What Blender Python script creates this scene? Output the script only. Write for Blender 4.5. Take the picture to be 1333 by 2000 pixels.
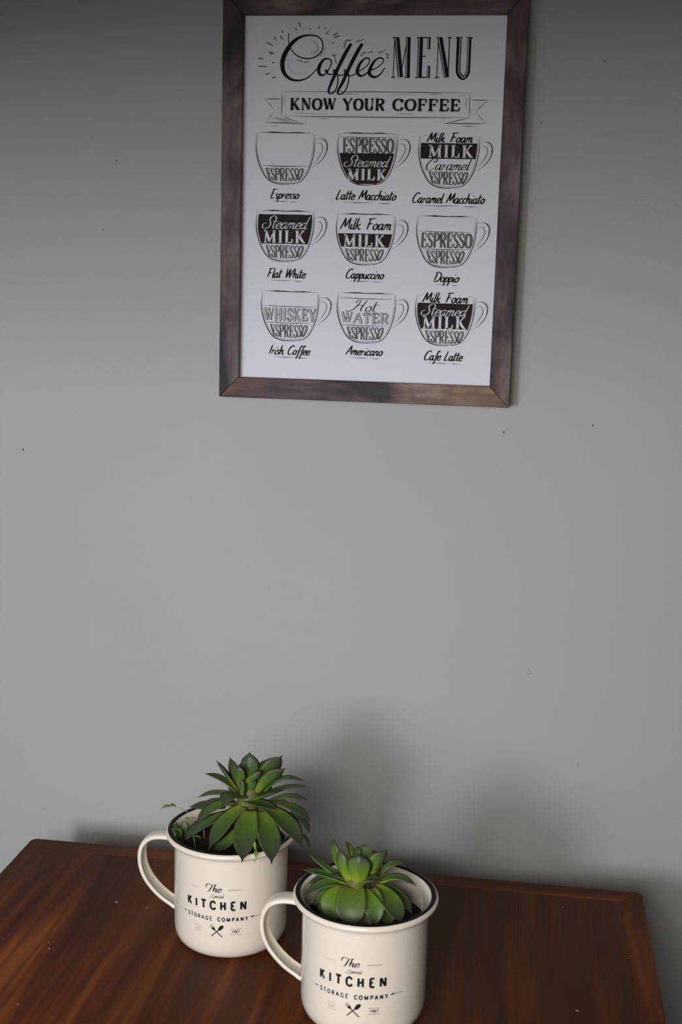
import bpy, math, random
from mathutils import Vector, Matrix
for o in list(bpy.data.objects): bpy.data.objects.remove(o)
SC = bpy.context.scene
COL = SC.collection
CM = 0.01

# ------------------------------------------------------------------ camera
# world: x along the wall, y into the wall (wall face at y=0), z up, table top at z=0, all lengths below in cm
CAM_F, CAM_YAW, CAM_PITCH, CAM_ROLL = 2399.2, math.radians(7.5735), math.radians(9.8498), math.radians(1.3649)
CAM_POS = Vector((4.848, -99.072, 44.937))
cd = bpy.data.cameras.new('camera'); cam = bpy.data.objects.new('camera', cd); COL.objects.link(cam)
fwd = Vector((-math.sin(CAM_YAW)*math.cos(CAM_PITCH), math.cos(CAM_YAW)*math.cos(CAM_PITCH), -math.sin(CAM_PITCH)))
rt0 = Vector((math.cos(CAM_YAW), math.sin(CAM_YAW), 0)); up0 = rt0.cross(fwd)
rt = rt0*math.cos(CAM_ROLL) + up0*math.sin(CAM_ROLL); up = -rt0*math.sin(CAM_ROLL) + up0*math.cos(CAM_ROLL)
m = Matrix((rt, up, -fwd)).transposed().to_4x4(); m.translation = CAM_POS*CM
cam.matrix_world = m
cd.sensor_fit = 'VERTICAL'; cd.sensor_height = 24.0; cd.sensor_width = 16.0
cd.lens = 24.0*CAM_F/2000.0
cd.clip_start = 0.02; cd.clip_end = 50
cd.dof.use_dof = True; cd.dof.focus_distance = 0.93; cd.dof.aperture_fstop = 9.0
SC.camera = cam

# ------------------------------------------------------------------ light and exposure
SC.view_settings.view_transform = 'Standard'; SC.view_settings.look = 'None'
SC.view_settings.exposure = 0.06; SC.view_settings.gamma = 1.0; SC.view_settings.use_curve_mapping = False
WIN_X, WIN_Y, WIN_Z, WIN_W, WIN_H = -62.0, -156.0, 36.6, 112.0, 33.4    # low wide window behind the camera ...
GAP_X, GAP_W, DIMMER = -52.0, 17.0, 0.13                                  # ... added sheets dim it, all but a narrow clear gap
w = bpy.data.worlds.new('world'); SC.world = w; w.use_nodes = True
nt = w.node_tree; nt.nodes.clear()
bg = nt.nodes.new('ShaderNodeBackground'); wo = nt.nodes.new('ShaderNodeOutputWorld')
tc = nt.nodes.new('ShaderNodeTexCoord'); sx = nt.nodes.new('ShaderNodeSeparateXYZ')
rmp = nt.nodes.new('ShaderNodeValToRGB')
nt.links.new(tc.outputs['Generated'], sx.inputs[0]); nt.links.new(sx.outputs['Z'], rmp.inputs[0])
mp = nt.nodes.new('ShaderNodeMapRange'); mp.inputs[1].default_value = -1; mp.inputs[2].default_value = 1
nt.links.new(sx.outputs['Z'], mp.inputs[0]); nt.links.new(mp.outputs[0], rmp.inputs[0])
rmp.color_ramp.elements[0].position = 0.445; rmp.color_ramp.elements[0].color = (0.02, 0.02, 0.018, 1)
rmp.color_ramp.elements[1].position = 0.455; rmp.color_ramp.elements[1].color = (0.94, 0.975, 1.05, 1)
nt.links.new(rmp.outputs[0], bg.inputs[0]); bg.inputs[1].default_value = 50.0
nt.links.new(bg.outputs[0], wo.inputs[0])
w.cycles.sampling_method = 'MANUAL'; w.cycles.sample_map_resolution = 1024
def area(name, loc, rot, sx_, sy_, energy, color=(1, 1, 1), portal=False):
    l = bpy.data.lights.new(name, 'AREA'); l.shape = 'RECTANGLE'; l.size = sx_*CM; l.size_y = sy_*CM
    l.energy = energy; l.color = color; l.cycles.is_portal = portal
    o = bpy.data.objects.new(name, l); COL.objects.link(o); o.location = Vector(loc)*CM; o.rotation_euler = rot
    return o
area('window_light_portal', (WIN_X, WIN_Y+1.2, WIN_Z), (math.radians(90), 0, 0), WIN_W, WIN_H, 1, portal=True)
area('room_fill_light', (15, -152, 30), (math.radians(90), 0, 0), 110, 90, 0.36, (1.0, 0.95, 0.84))
lo = area('shadow_fill_light', (-7, -125, 50), (math.radians(90-24), 0, math.radians(-2)), 32, 25, 1.0, (1.0, 0.925, 0.85))  # added fill that lightens the mug shadows on the wall, no real lamp
lo.data.spread = math.radians(80)

# ------------------------------------------------------------------ helpers
def mesh_obj(name, verts, faces, mat=None, parent=None, smooth=False, mats=None, fmat=None):
    me = bpy.data.meshes.new(name); me.from_pydata([tuple(c*CM for c in v) for v in verts], [], faces)
    for mt in (mats or ([mat] if mat else [])): me.materials.append(mt)
    if fmat: me.polygons.foreach_set('material_index', fmat)
    if smooth: me.polygons.foreach_set('use_smooth', [True]*len(me.polygons))
    me.update()
    o = bpy.data.objects.new(name, me); COL.objects.link(o)
    if parent: o.parent = parent
    return o
def empty(name, loc, rot=(0, 0, 0)):
    o = bpy.data.objects.new(name, None); o.empty_display_size = 0.02; COL.objects.link(o)
    o.location = Vector(loc)*CM; o.rotation_euler = rot
    return o
def tag(o, label=None, cat=None, group=None, kind=None):
    if label: o['label'] = label
    if cat: o['category'] = cat
    if group: o['group'] = group
    if kind: o['kind'] = kind
    return o
def box(x0, x1, y0, y1, z0, z1):
    v = [(x, y, z) for x in (x0, x1) for y in (y0, y1) for z in (z0, z1)]
    f = [(0, 1, 3, 2), (4, 6, 7, 5), (0, 4, 5, 1), (2, 3, 7, 6), (0, 2, 6, 4), (1, 5, 7, 3)]
    return v, f
def bevel(o, w_, seg=2, ang=30):
    b = o.modifiers.new('bevel', 'BEVEL'); b.width = w_*CM; b.segments = seg; b.limit_method = 'ANGLE'; b.angle_limit = math.radians(ang)
    return o
def lathe(prof, n=96, closed=False):
    verts, faces = [], []
    for r, z in prof:
        for k in range(n):
            a = 2*math.pi*k/n; verts.append((r*math.cos(a), r*math.sin(a), z))
    for i in range(len(prof)-1):
        for k in range(n):
            faces.append((i*n+k, i*n+(k+1) % n, (i+1)*n+(k+1) % n, (i+1)*n+k))
    return verts, faces
def catmull(P, per=8):
    P = [Vector(p) for p in P]
    if len(P) < 3: return P
    out = []
    Q = [2*P[0]-P[1]] + P + [2*P[-1]-P[-2]]
    for i in range(1, len(Q)-2):
        for s in range(per):
            t = s/per; a, b, c, d_ = Q[i-1], Q[i], Q[i+1], Q[i+2]
            out.append(0.5*((2*b)+(-a+c)*t+(2*a-5*b+4*c-d_)*t*t+(-a+3*b-3*c+d_)*t**3))
    out.append(P[-1])
    return out

# ------------------------------------------------------------------ materials
def newmat(name, base=(.5, .5, .5), rough=.6, spec=.5):
    mt = bpy.data.materials.new(name); mt.use_nodes = True
    b = mt.node_tree.nodes['Principled BSDF']
    b.inputs['Base Color'].default_value = (*base, 1); b.inputs['Roughness'].default_value = rough
    b.inputs['Specular IOR Level'].default_value = spec
    return mt, mt.node_tree, b
def N(nt, t, **k):
    n = nt.nodes.new(t)
    for a, v in k.items(): setattr(n, a, v)
    return n
def noise(nt, scale, detail=4, vec=None, rough=.55, dist=0):
    n = N(nt, 'ShaderNodeTexNoise'); n.inputs['Scale'].default_value = scale; n.inputs['Detail'].default_value = detail
    n.inputs['Roughness'].default_value = rough; n.inputs['Distortion'].default_value = dist
    if vec: nt.links.new(vec, n.inputs['Vector'])
    return n
def mapping(nt, scale, out='Object', rot=(0, 0, 0), loc=(0, 0, 0)):
    t = N(nt, 'ShaderNodeTexCoord'); mpn = N(nt, 'ShaderNodeMapping')
    mpn.inputs['Scale'].default_value = scale; mpn.inputs['Rotation'].default_value = rot; mpn.inputs['Location'].default_value = loc
    nt.links.new(t.outputs[out], mpn.inputs[0]); return mpn.outputs[0]
def ramp(nt, stops, fac):
    r = N(nt, 'ShaderNodeValToRGB'); cr = r.color_ramp
    while len(cr.elements) < len(stops): cr.elements.new(0.5)
    for e, (p, c) in zip(cr.elements, stops): e.position = p; e.color = (*c, 1)
    nt.links.new(fac, r.inputs[0]); return r.outputs[0]
def mix(nt, fac, a, b, mode='MIX'):
    mx = N(nt, 'ShaderNodeMix', data_type='RGBA', blend_type=mode)
    for s, v in ((0, fac), (6, a), (7, b)):
        if isinstance(v, (int, float)): mx.inputs[s].default_value = v
        elif isinstance(v, tuple): mx.inputs[s].default_value = (*v, 1)
        else: nt.links.new(v, mx.inputs[s])
    return mx.outputs[2]
def math_(nt, op, a, b=0.0, clamp=False):
    q = N(nt, 'ShaderNodeMath', operation=op); q.use_clamp = clamp
    for i, v in enumerate((a, b)):
        if isinstance(v, (int, float)): q.inputs[i].default_value = v
        else: nt.links.new(v, q.inputs[i])
    return q.outputs[0]
def bump(nt, b, h, strength=.2, dist=.001):
    q = N(nt, 'ShaderNodeBump'); q.inputs['Strength'].default_value = strength; q.inputs['Distance'].default_value = dist
    nt.links.new(h, q.inputs['Height']); nt.links.new(q.outputs[0], b.inputs['Normal'])

# painted plaster wall
MAT_WALL, nt, b = newmat('painted_plaster', (.43, .435, .43), .75, .25)
v = mapping(nt, (1, 1, 1))
n1 = noise(nt, 2.2, 3, v); n2 = noise(nt, 90, 4, v)
c = ramp(nt, [(.3, (.418, .424, .415)), (.7, (.448, .450, .446))], n1.outputs[0])
vo = N(nt, 'ShaderNodeTexVoronoi'); vo.inputs['Scale'].default_value = 16; nt.links.new(v, vo.inputs['Vector'])
vr = N(nt, 'ShaderNodeSeparateColor'); nt.links.new(vo.outputs['Color'], vr.inputs[0])
sp = math_(nt, 'MULTIPLY', math_(nt, 'LESS_THAN', vo.outputs['Distance'], .014), math_(nt, 'LESS_THAN', vr.outputs[0], .22))
c = mix(nt, math_(nt, 'MULTIPLY', sp, .55), c, (.12, .11, .10))
nt.links.new(c, b.inputs['Base Color'])
hh = math_(nt, 'ADD', math_(nt, 'MULTIPLY', n2.outputs[0], .15), math_(nt, 'MULTIPLY', n1.outputs[0], 2.0))
bump(nt, b, hh, .12, .0015)
MAT_CHIP, _, _ = newmat('plaster_chip', (.40, .40, .39), .8, .2)
MAT_SCUFF, _, _ = newmat('dark_scuff', (.10, .095, .09), .8, .2)
MAT_CEIL, _, _ = newmat('ceiling_paint', (.75, .73, .70), .9, .1)
MAT_ROOM, _, _ = newmat('room_paint', (.42, .40, .37), .9, .1)
MAT_FLOOR, nt, b = newmat('floor_boards', (.14, .08, .05), .5)
c = ramp(nt, [(.3, (.10, .055, .03)), (.7, (.2, .12, .07))], noise(nt, 3, 5, mapping(nt, (8, 1, 1))).outputs[0]); nt.links.new(c, b.inputs['Base Color'])

# stained table wood, grain along y (depth); boards_x has the grain along x
def table_wood(name, along_y=True, dark=0.0):
    mt, nt, b = newmat(name, rough=.5, spec=.10)
    s = (1, .07, 1) if along_y else (.07, 1, 1)
    v = mapping(nt, s)
    big = noise(nt, 52, 3, v, .55, .5); fine = noise(nt, 260, 5, v, .6, .2); blot = noise(nt, 6, 2, mapping(nt, (1, .35, 1) if along_y else (.35, 1, 1), loc=(3.1, 1.7, 0)))
    f = math_(nt, 'ADD', math_(nt, 'MULTIPLY', big.outputs[0], .75), math_(nt, 'MULTIPLY', fine.outputs[0], .25))
    c = ramp(nt, [(.36, (.066, .013, .0035)), (.46, (.110, .022, .005)), (.54, (.20, .046, .008)), (.63, (.34, .095, .016))], f)
    c = mix(nt, ramp(nt, [(.42, (0, 0, 0)), (.62, (.8, .8, .8))], blot.outputs[0]), c, (.052, .016, .004))
    oi = N(nt, 'ShaderNodeObjectInfo')
    c = mix(nt, math_(nt, 'MULTIPLY', oi.outputs['Random'], .25), c, (.05, .018, .008))
    # a few pale scratches and specks of dirt
    vv = mapping(nt, (1, 1, 1)); vo = N(nt, 'ShaderNodeTexVoronoi'); vo.inputs['Scale'].default_value = 24; nt.links.new(vv, vo.inputs['Vector'])
    vr = N(nt, 'ShaderNodeSeparateColor'); nt.links.new(vo.outputs['Color'], vr.inputs[0])
    sp = math_(nt, 'MULTIPLY', math_(nt, 'LESS_THAN', vo.outputs['Distance'], .022), math_(nt, 'LESS_THAN', vr.outputs[0], .12))
    c = mix(nt, math_(nt, 'MULTIPLY', sp, .6), c, (.45, .33, .26))
    nt.links.new(c, b.inputs['Base Color'])
    r = math_(nt, 'ADD', math_(nt, 'MULTIPLY', fine.outputs[0], .25), .30); nt.links.new(r, b.inputs['Roughness'])
    bump(nt, b, fine.outputs[0], .18, .0006)
    return mt
MAT_TABLE = table_wood('walnut_stained_boards'); MAT_TABLE_X = table_wood('walnut_stained_edge', False)

def frame_wood(name, horiz, tint=(1, 1, 1)):
    mt, nt, b = newmat(name, rough=.6, spec=.3)
    s = (.12, 1, 1) if horiz else (1, 1, .12)
    s2 = (.45, 1, 1) if horiz else (1, 1, .45)
    v = mapping(nt, s)
    fine = noise(nt, 260, 7, v, .7, .3); blot = noise(nt, 30, 3, mapping(nt, s2, loc=(.7, .3, .13)), .55, .6)
    warm = noise(nt, 17, 2, mapping(nt, s2, loc=(5.2, .9, 2.3)), .5)
    c = ramp(nt, [(.36, (.035, .028, .036)), (.45, (.100, .066, .074)), (.54, (.18, .125, .118)), (.64, (.32, .245, .20))], blot.outputs[0])
    c = mix(nt, ramp(nt, [(.55, (0, 0, 0)), (.70, (.65, .65, .65))], warm.outputs[0]), c, (.19, .085, .035))
    c = mix(nt, .8, c, ramp(nt, [(.3, (.35, .35, .35)), (.7, (1, 1, 1))], fine.outputs[0]), 'MULTIPLY')
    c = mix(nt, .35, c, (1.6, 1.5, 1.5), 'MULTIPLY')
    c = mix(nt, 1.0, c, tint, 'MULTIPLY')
    nt.links.new(c, b.inputs['Base Color']); bump(nt, b, fine.outputs[0], .25, .0005)
    return mt
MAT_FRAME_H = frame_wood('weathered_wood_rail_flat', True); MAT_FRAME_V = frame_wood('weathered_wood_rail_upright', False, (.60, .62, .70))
MAT_BACKING, _, _ = newmat('backing_board', (.12, .08, .05), .8)
MAT_PAPER, nt, b = newmat('white_print_paper', (.75, .765, .835), .7, .2)
INK = [newmat('black_ink', (.010, .009, .010), .6, .12)[0], newmat('paper_white_ink', (.74, .755, .82), .7, .2)[0],
       newmat('grey_hatched_ink', (.060, .060, .064), .6, .12)[0], newmat('pale_grey_ink', (.30, .30, .315), .6, .12)[0],
       newmat('brown_black_ink', (.020, .012, .012), .6, .12)[0]]
# enamel
def enamel(name, col, rough=.14):
    mt, nt, b = newmat(name, col, rough, .5)
    b.inputs['Coat Weight'].default_value = .35; b.inputs['Coat Roughness'].default_value = .06
    n = noise(nt, 55, 2, mapping(nt, (1, 1, 1))); bump(nt, b, n.outputs[0], .08, .0006)
    return mt
MAT_ENAMEL = enamel('cream_enamel', (.80, .735, .635)); MAT_BLACK = enamel('black_enamel', (.006, .006, .007), .35)
MAT_BLACK.node_tree.nodes['Principled BSDF'].inputs['Coat Weight'].default_value = 0
MAT_BLACK.node_tree.nodes['Principled BSDF'].inputs['Specular IOR Level'].default_value = .08
MAT_MUGINK, _, _ = newmat('black_mug_print', (.008, .007, .008), .5, .15)
MAT_MUGGREY, _, _ = newmat('worn_mug_print', (.33, .30, .26), .35, .4)
MAT_SOIL, nt, b = newmat('potting_soil', (.02, .012, .008), .9, .2)
n = noise(nt, 300, 4, mapping(nt, (1, 1, 1))); nt.links.new(ramp(nt, [(.35, (.006, .004, .003)), (.6, (.03, .018, .011)), (.75, (.08, .05, .03))], n.outputs[0]), b.inputs['Base Color'])
def leaf_mat(name, base, mid, tipc):
    mt, nt, b = newmat(name, rough=.42, spec=.3)
    at = N(nt, 'ShaderNodeAttribute', attribute_name='along'); tn = N(nt, 'ShaderNodeAttribute', attribute_name='tone'); ac = N(nt, 'ShaderNodeAttribute', attribute_name='across')
    n = noise(nt, 170, 3, mapping(nt, (1, 1, 1))); n2 = noise(nt, 600, 2, mapping(nt, (1, 1, 1)))
    f = math_(nt, 'ADD', at.outputs['Fac'], math_(nt, 'MULTIPLY', math_(nt, 'SUBTRACT', n.outputs[0], .5), .35))
    c = ramp(nt, [(0, base), (.36, mid), (.66, tuple(.45*a+.55*q for a, q in zip(mid, tipc))), (.92, tipc)], f)
    c = mix(nt, math_(nt, 'MULTIPLY', tn.outputs['Fac'], .75, True), c, (.050, .052, .040))
    c = mix(nt, math_(nt, 'MULTIPLY', math_(nt, 'SUBTRACT', at.outputs['Fac'], .86), 6.0, True), c, (.028, .012, .010))
    c = mix(nt, math_(nt, 'MULTIPLY', math_(nt, 'SUBTRACT', ac.outputs['Fac'], .82), 2.0, True), c, (.10, .085, .035))
    c = mix(nt, .30, c, ramp(nt, [(.3, (.45, .45, .45)), (.7, (1.2, 1.2, 1.2))], n2.outputs[0]), 'MULTIPLY')
    nt.links.new(c, b.inputs['Base Color']); bump(nt, b, n2.outputs[0], .12, .0004)
    b.inputs['Subsurface Weight'].default_value = .12; b.inputs['Subsurface Radius'].default_value = (.004, .006, .002); b.inputs['Subsurface Scale'].default_value = .3
    return mt
MAT_LEAF_TALL = leaf_mat('dark_succulent_leaf', (.23, .28, .034), (.092, .180, .022), (.048, .052, .040))
MAT_LEAF_LOW = leaf_mat('bright_succulent_leaf', (.33, .37, .035), (.125, .24, .020), (.055, .070, .042))
MAT_STEM, _, _ = newmat('succulent_stem', (.10, .11, .03), .6)
MAT_SPROUT, _, _ = newmat('sprout_green', (.20, .33, .05), .5)
MAT_SPROUT_DARK, _, _ = newmat('sprout_dark_green', (.06, .11, .03), .5)
MAT_PALE, _, _ = newmat('pale_stem', (.50, .47, .36), .5)
MAT_GRIT, _, _ = newmat('grit', (.26, .17, .12), .7, .2)
MAT_SASH, _, _ = newmat('window_sash_paint', (.6, .58, .55), .5)

# ------------------------------------------------------------------ the room
def struct(name, v, f, mt, parent=None):
    o = mesh_obj(name, v, f, mt, parent)
    if not parent: o['kind'] = 'structure'
    return o
XL, XR, YF, ZF, ZC = -170, 150, WIN_Y, -76, 170
wall_back = struct('wall_back', *box(XL-10, XR+10, 0, 10, ZF-5, ZC+5), MAT_WALL)
struct('wall_left', *box(XL-10, XL, YF-2, 0, ZF, ZC), MAT_ROOM)
struct('wall_right', *box(XR, XR+10, YF-2, 0, ZF, ZC), MAT_ROOM)
struct('floor', *box(XL-10, XR+10, YF-2, 0, ZF-5, ZF), MAT_FLOOR)
struct('ceiling', *box(XL-10, XR+10, YF-2, 0, ZC, ZC+5), MAT_CEIL)
vs, fs = [], []
x0, x1, z0, z1 = WIN_X-WIN_W/2, WIN_X+WIN_W/2, WIN_Z-WIN_H/2, WIN_Z+WIN_H/2
for bx in ((XL-10, x0, ZF, ZC), (x1, XR+10, ZF, ZC), (x0, x1, ZF, z0), (x0, x1, z1, ZC)):
    q, f = box(bx[0], bx[1], YF-1.5, YF, bx[2], bx[3]); k = len(vs); vs += q; fs += [tuple(i+k for i in g) for g in f]
struct('wall_front', vs, fs, MAT_ROOM)
vs, fs = [], []
for bx in ((x0, x0+.6, z0, z1), (x1-.6, x1, z0, z1), (x0, x1, z0, z0+.6), (x0, x1, z1-.6, z1), (GAP_X-.3, GAP_X+.3, z0, z1)):
    q, f = box(bx[0], bx[1], YF-1.4, YF-.4, bx[2], bx[3]); k = len(vs); vs += q; fs += [tuple(i+k for i in g) for g in f]
win = struct('window_1', vs, fs, MAT_SASH)
MAT_DIMMER = bpy.data.materials.new('light_dimmer'); MAT_DIMMER.use_nodes = True; nt = MAT_DIMMER.node_tree; nt.nodes.clear()
tr = nt.nodes.new('ShaderNodeBsdfTransparent'); tr.inputs[0].default_value = (DIMMER, DIMMER*.97, DIMMER*.92, 1); om = nt.nodes.new('ShaderNodeOutputMaterial'); nt.links.new(tr.outputs[0], om.inputs[0])
for xa, xb in ((x0, GAP_X-GAP_W/2), (GAP_X+GAP_W/2, x1)):
    mesh_obj('dimmer_sheet', [(xa, YF-.2, z0), (xb, YF-.2, z0), (xb, YF-.2, z1), (xa, YF-.2, z1)], [(0, 1, 2, 3)], MAT_DIMMER, win)  # unseen sheets added to split the window light into soft and sharp
# small chips and scuffs in the paint
random.seed(4)
for (x, z, r, dk) in ((-27.3, 55.5, .10, 1), (-35.7, 31.7, .12, 1), (7.7, 14.9, .26, 0), (12.1, 7.2, .18, 0), (-28.5, 50.0, .07, 1), (11.0, 63.1, .09, 1), (4.7, 34.7, .12, 1), (-11.4, 31.0, .10, 0), (11.7, 35.5, .1, 1), (6.5, 58.6, .08, 1)):
    n = 9; rr = [r*random.uniform(.5, 1.0) for _ in range(n)]
    top = [(x+rr[k]*math.cos(k*6.283/n)*.6, -.035, z+rr[k]*math.sin(k*6.283/n)) for k in range(n)]
    bot = [(x+rr[k]*1.3*math.cos(k*6.283/n)*.6, .0, z+rr[k]*1.3*math.sin(k*6.283/n)) for k in range(n)]
    mesh_obj('paint_chip', top+bot, [tuple(range(n))]+[(k, (k+1) % n, n+(k+1) % n, n+k) for k in range(n)], MAT_SCUFF if dk else MAT_CHIP, wall_back)

# ------------------------------------------------------------------ side table
tab = tag(empty('side_table', (-32.698, -6.995, ZF), (0, 0, math.radians(-.7024))),
          'dark walnut-stained wooden side table with board top against grey wall', 'table')
TW, TD, TT, EB = 49.66, 46.0, 1.9, 1.75
TZ = -ZF
def tpoly(name, poly, z0, z1, mt, bw=.03):
    n = len(poly); v = [(x, -y, z0+TZ) for x, y in poly] + [(x, -y, z1+TZ) for x, y in poly]
    f = [tuple(range(n)), tuple(reversed(range(n, 2*n)))] + [(k, n+k, n+(k+1) % n, (k+1) % n) for k in range(n)]
    return bevel(mesh_obj(name, v, f, mt, tab), bw, 2, 25)
def rc(cx, cy, a0, r=.55, n=5): return [(cx+r*math.cos(math.radians(a0+90*k/n)), cy+r*math.sin(math.radians(a0+90*k/n))) for k in range(n+1)]
g = .003
# polygons in (x, depth from the back edge)
half = lambda pts, lo: [p for p in pts if lo(p)]
tl = rc(.55, .55, 180); tr_ = rc(TW-.55, .55, 270); br = rc(TW-.55, TD-.55, 0); bl = rc(.55, TD-.55, 90)
e = EB
tpoly('edge_board', tl[2:] + tr_[:4] + [(TW-e-g, e-g), (e+g, e-g)], -TT, 0, MAT_TABLE_X)
tpoly('edge_board', bl[:4][::-1][::-1] and [(e+g, TD-e+g), (TW-e-g, TD-e+g)] + br[3:] + bl[:3], -TT, 0, MAT_TABLE_X)
tpoly('edge_board', [(e-g, e+g), (e-g, TD-e-g)] + bl[3:] + tl[:3], -TT, 0, MAT_TABLE)
tpoly('edge_board', [(TW-e+g, TD-e-g), (TW-e+g, e+g)] + tr_[3:] + br[:3], -TT, 0, MAT_TABLE)
np_ = 6; pw = (TW-2*e)/np_
for k in range(np_):
    xa, xb = e+k*pw+g, e+(k+1)*pw-g
    tpoly('plank', [(xa, e+g), (xb, e+g), (xb, TD-e-g), (xa, TD-e-g)], -TT, 0, MAT_TABLE, .012)
for (xa, xb, ya, yb, mt) in ((3, TW-3, 3, 4.8, MAT_TABLE_X), (3, TW-3, TD-4.8, TD-3, MAT_TABLE_X), (3, 4.8, 4.8, TD-4.8, MAT_TABLE), (TW-4.8, TW-3, 4.8, TD-4.8, MAT_TABLE)):
    tpoly('apron', [(xa, ya), (xb, ya), (xb, yb), (xa, yb)], -TT-8.5, -TT, mt)
for lx in (2.4, TW-6.4):
    for ly in (2.4, TD-6.4):
        v, f = [], []
        for z, q in ((0, .9), (TZ-TT, 0)):
            for a, bq in ((0, 0), (1, 0), (1, 1), (0, 1)): v.append((lx+(q if a == 0 else 4-q), -(ly+(q if bq == 0 else 4-q)), z))
        f = [(0, 3, 2, 1), (4, 5, 6, 7)] + [(k, (k+1) % 4, 4+(k+1) % 4, 4+k) for k in range(4)]
        bevel(mesh_obj('leg', v, f, MAT_TABLE, tab), .2)
# crumbs of grit lying on the table top
random.seed(7)
for (x, y, r, wh) in ((-22.42, -16.32, .16, 'left of the mugs'), (-24.88, -23.56, .10, 'nearest the bottom left'), (-25.28, -22.72, .07, 'just behind the bottom left one'),
                      (11.15, -24.87, .11, 'right of the mugs'), (10.79, -11.04, .08, 'by the right back edge'), (15.21, -17.4, .07, 'close to the right edge'), (-27.1, -8.9, .07, 'at the back left corner')):
    v, f = [], []
    n = 7
    for k in range(n): a = k*6.283/n; q = r*random.uniform(.6, 1.1); v.append((q*math.cos(a)*1.3, q*math.sin(a)*.8, .004))
    for k in range(n): a = k*6.283/n; q = r*random.uniform(.25, .5); v.append((q*math.cos(a)*1.3, q*math.sin(a)*.8, r*.45))
    f = [tuple(range(n))[::-1], tuple(range(n, 2*n))] + [(k, (k+1) % n, n+(k+1) % n, n+k) for k in range(n)]
    o = mesh_obj('grit_crumb', v, f, MAT_GRIT); o.location = Vector((x, y, -.0))*CM
    tag(o, 'tiny pale crumb of grit on the table top, '+wh, 'crumb', 'grit crumbs on the table top')

# ------------------------------------------------------------------ lettering: own stroke alphabets drawn as flat ink ribbons
class Ink:
    """collects flat ink shapes in (u, v) cm with a layer number; build() lays them on a surface"""
    def __init__(s): s.v = []; s.f = []; s.m = []
    def quadstrip(s, L, R_, mat, layer):
        k = len(s.v)
        for a, b_ in zip(L, R_): s.v.append((a[0], a[1], layer)); s.v.append((b_[0], b_[1], layer))
        for i in range(len(L)-1): s.f.append((k+2*i, k+2*i+1, k+2*i+3, k+2*i+2)); s.m.append(mat)
    def poly(s, P, mat, layer):
        k = len(s.v); s.v += [(p[0], p[1], layer) for p in P]; s.f.append(tuple(range(k, k+len(P)))); s.m.append(mat)
    def line(s, P, w_, mat=0, layer=0, smooth=True, taper=(1, 1), sub=None, rag=0):
        """w_: number, list of numbers (one per control point), or (thin, thick, exponent) nib"""
        P = [Vector((p[0], p[1])) for p in P]
        per = 7
        if smooth and len(P) > 2:
            Q = catmull(P, per)
        elif sub:
            Q = []
            for a, b_ in zip(P[:-1], P[1:]):
                n = max(1, int((b_-a).length/sub)); Q += [a.lerp(b_, i/n) for i in range(n)]
            Q.append(P[-1])
        else: Q = P
        n = len(Q); L, R_ = [], []
        for i in range(n):
            t = (Q[min(i+1, n-1)]-Q[max(i-1, 0)])
            if t.length < 1e-6: t = Vector((1, 0))
            t.normalize(); nn = Vector((-t.y, t.x))
            if isinstance(w_, list):
                x = i/(n-1)*(len(w_)-1); j = min(int(x), len(w_)-2); ww = w_[j]*(1-(x-j))+w_[j+1]*(x-j)
            elif isinstance(w_, tuple): ww = w_[0]+(w_[1]-w_[0])*abs(t.y)**w_[2]
            else: ww = w_
            x = i/(n-1); ww *= min(1, taper[0]+(1-taper[0])*x*4)*min(1, taper[1]+(1-taper[1])*(1-x)*4)
            if rag: ww *= 1+random.uniform(-rag, rag)
            L.append(Q[i]+nn*ww/2); R_.append(Q[i]-nn*ww/2)
        s.quadstrip(L, R_, mat, layer)
    def build(s, name, fn, mats, parent, label=None):
        v = [fn(*q) for q in s.v]; me_f = s.f
        o = mesh_obj(name, v, me_f, None, parent, mats=mats, fmat=s.m)
        if label: o['label'] = label
        return o

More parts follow.
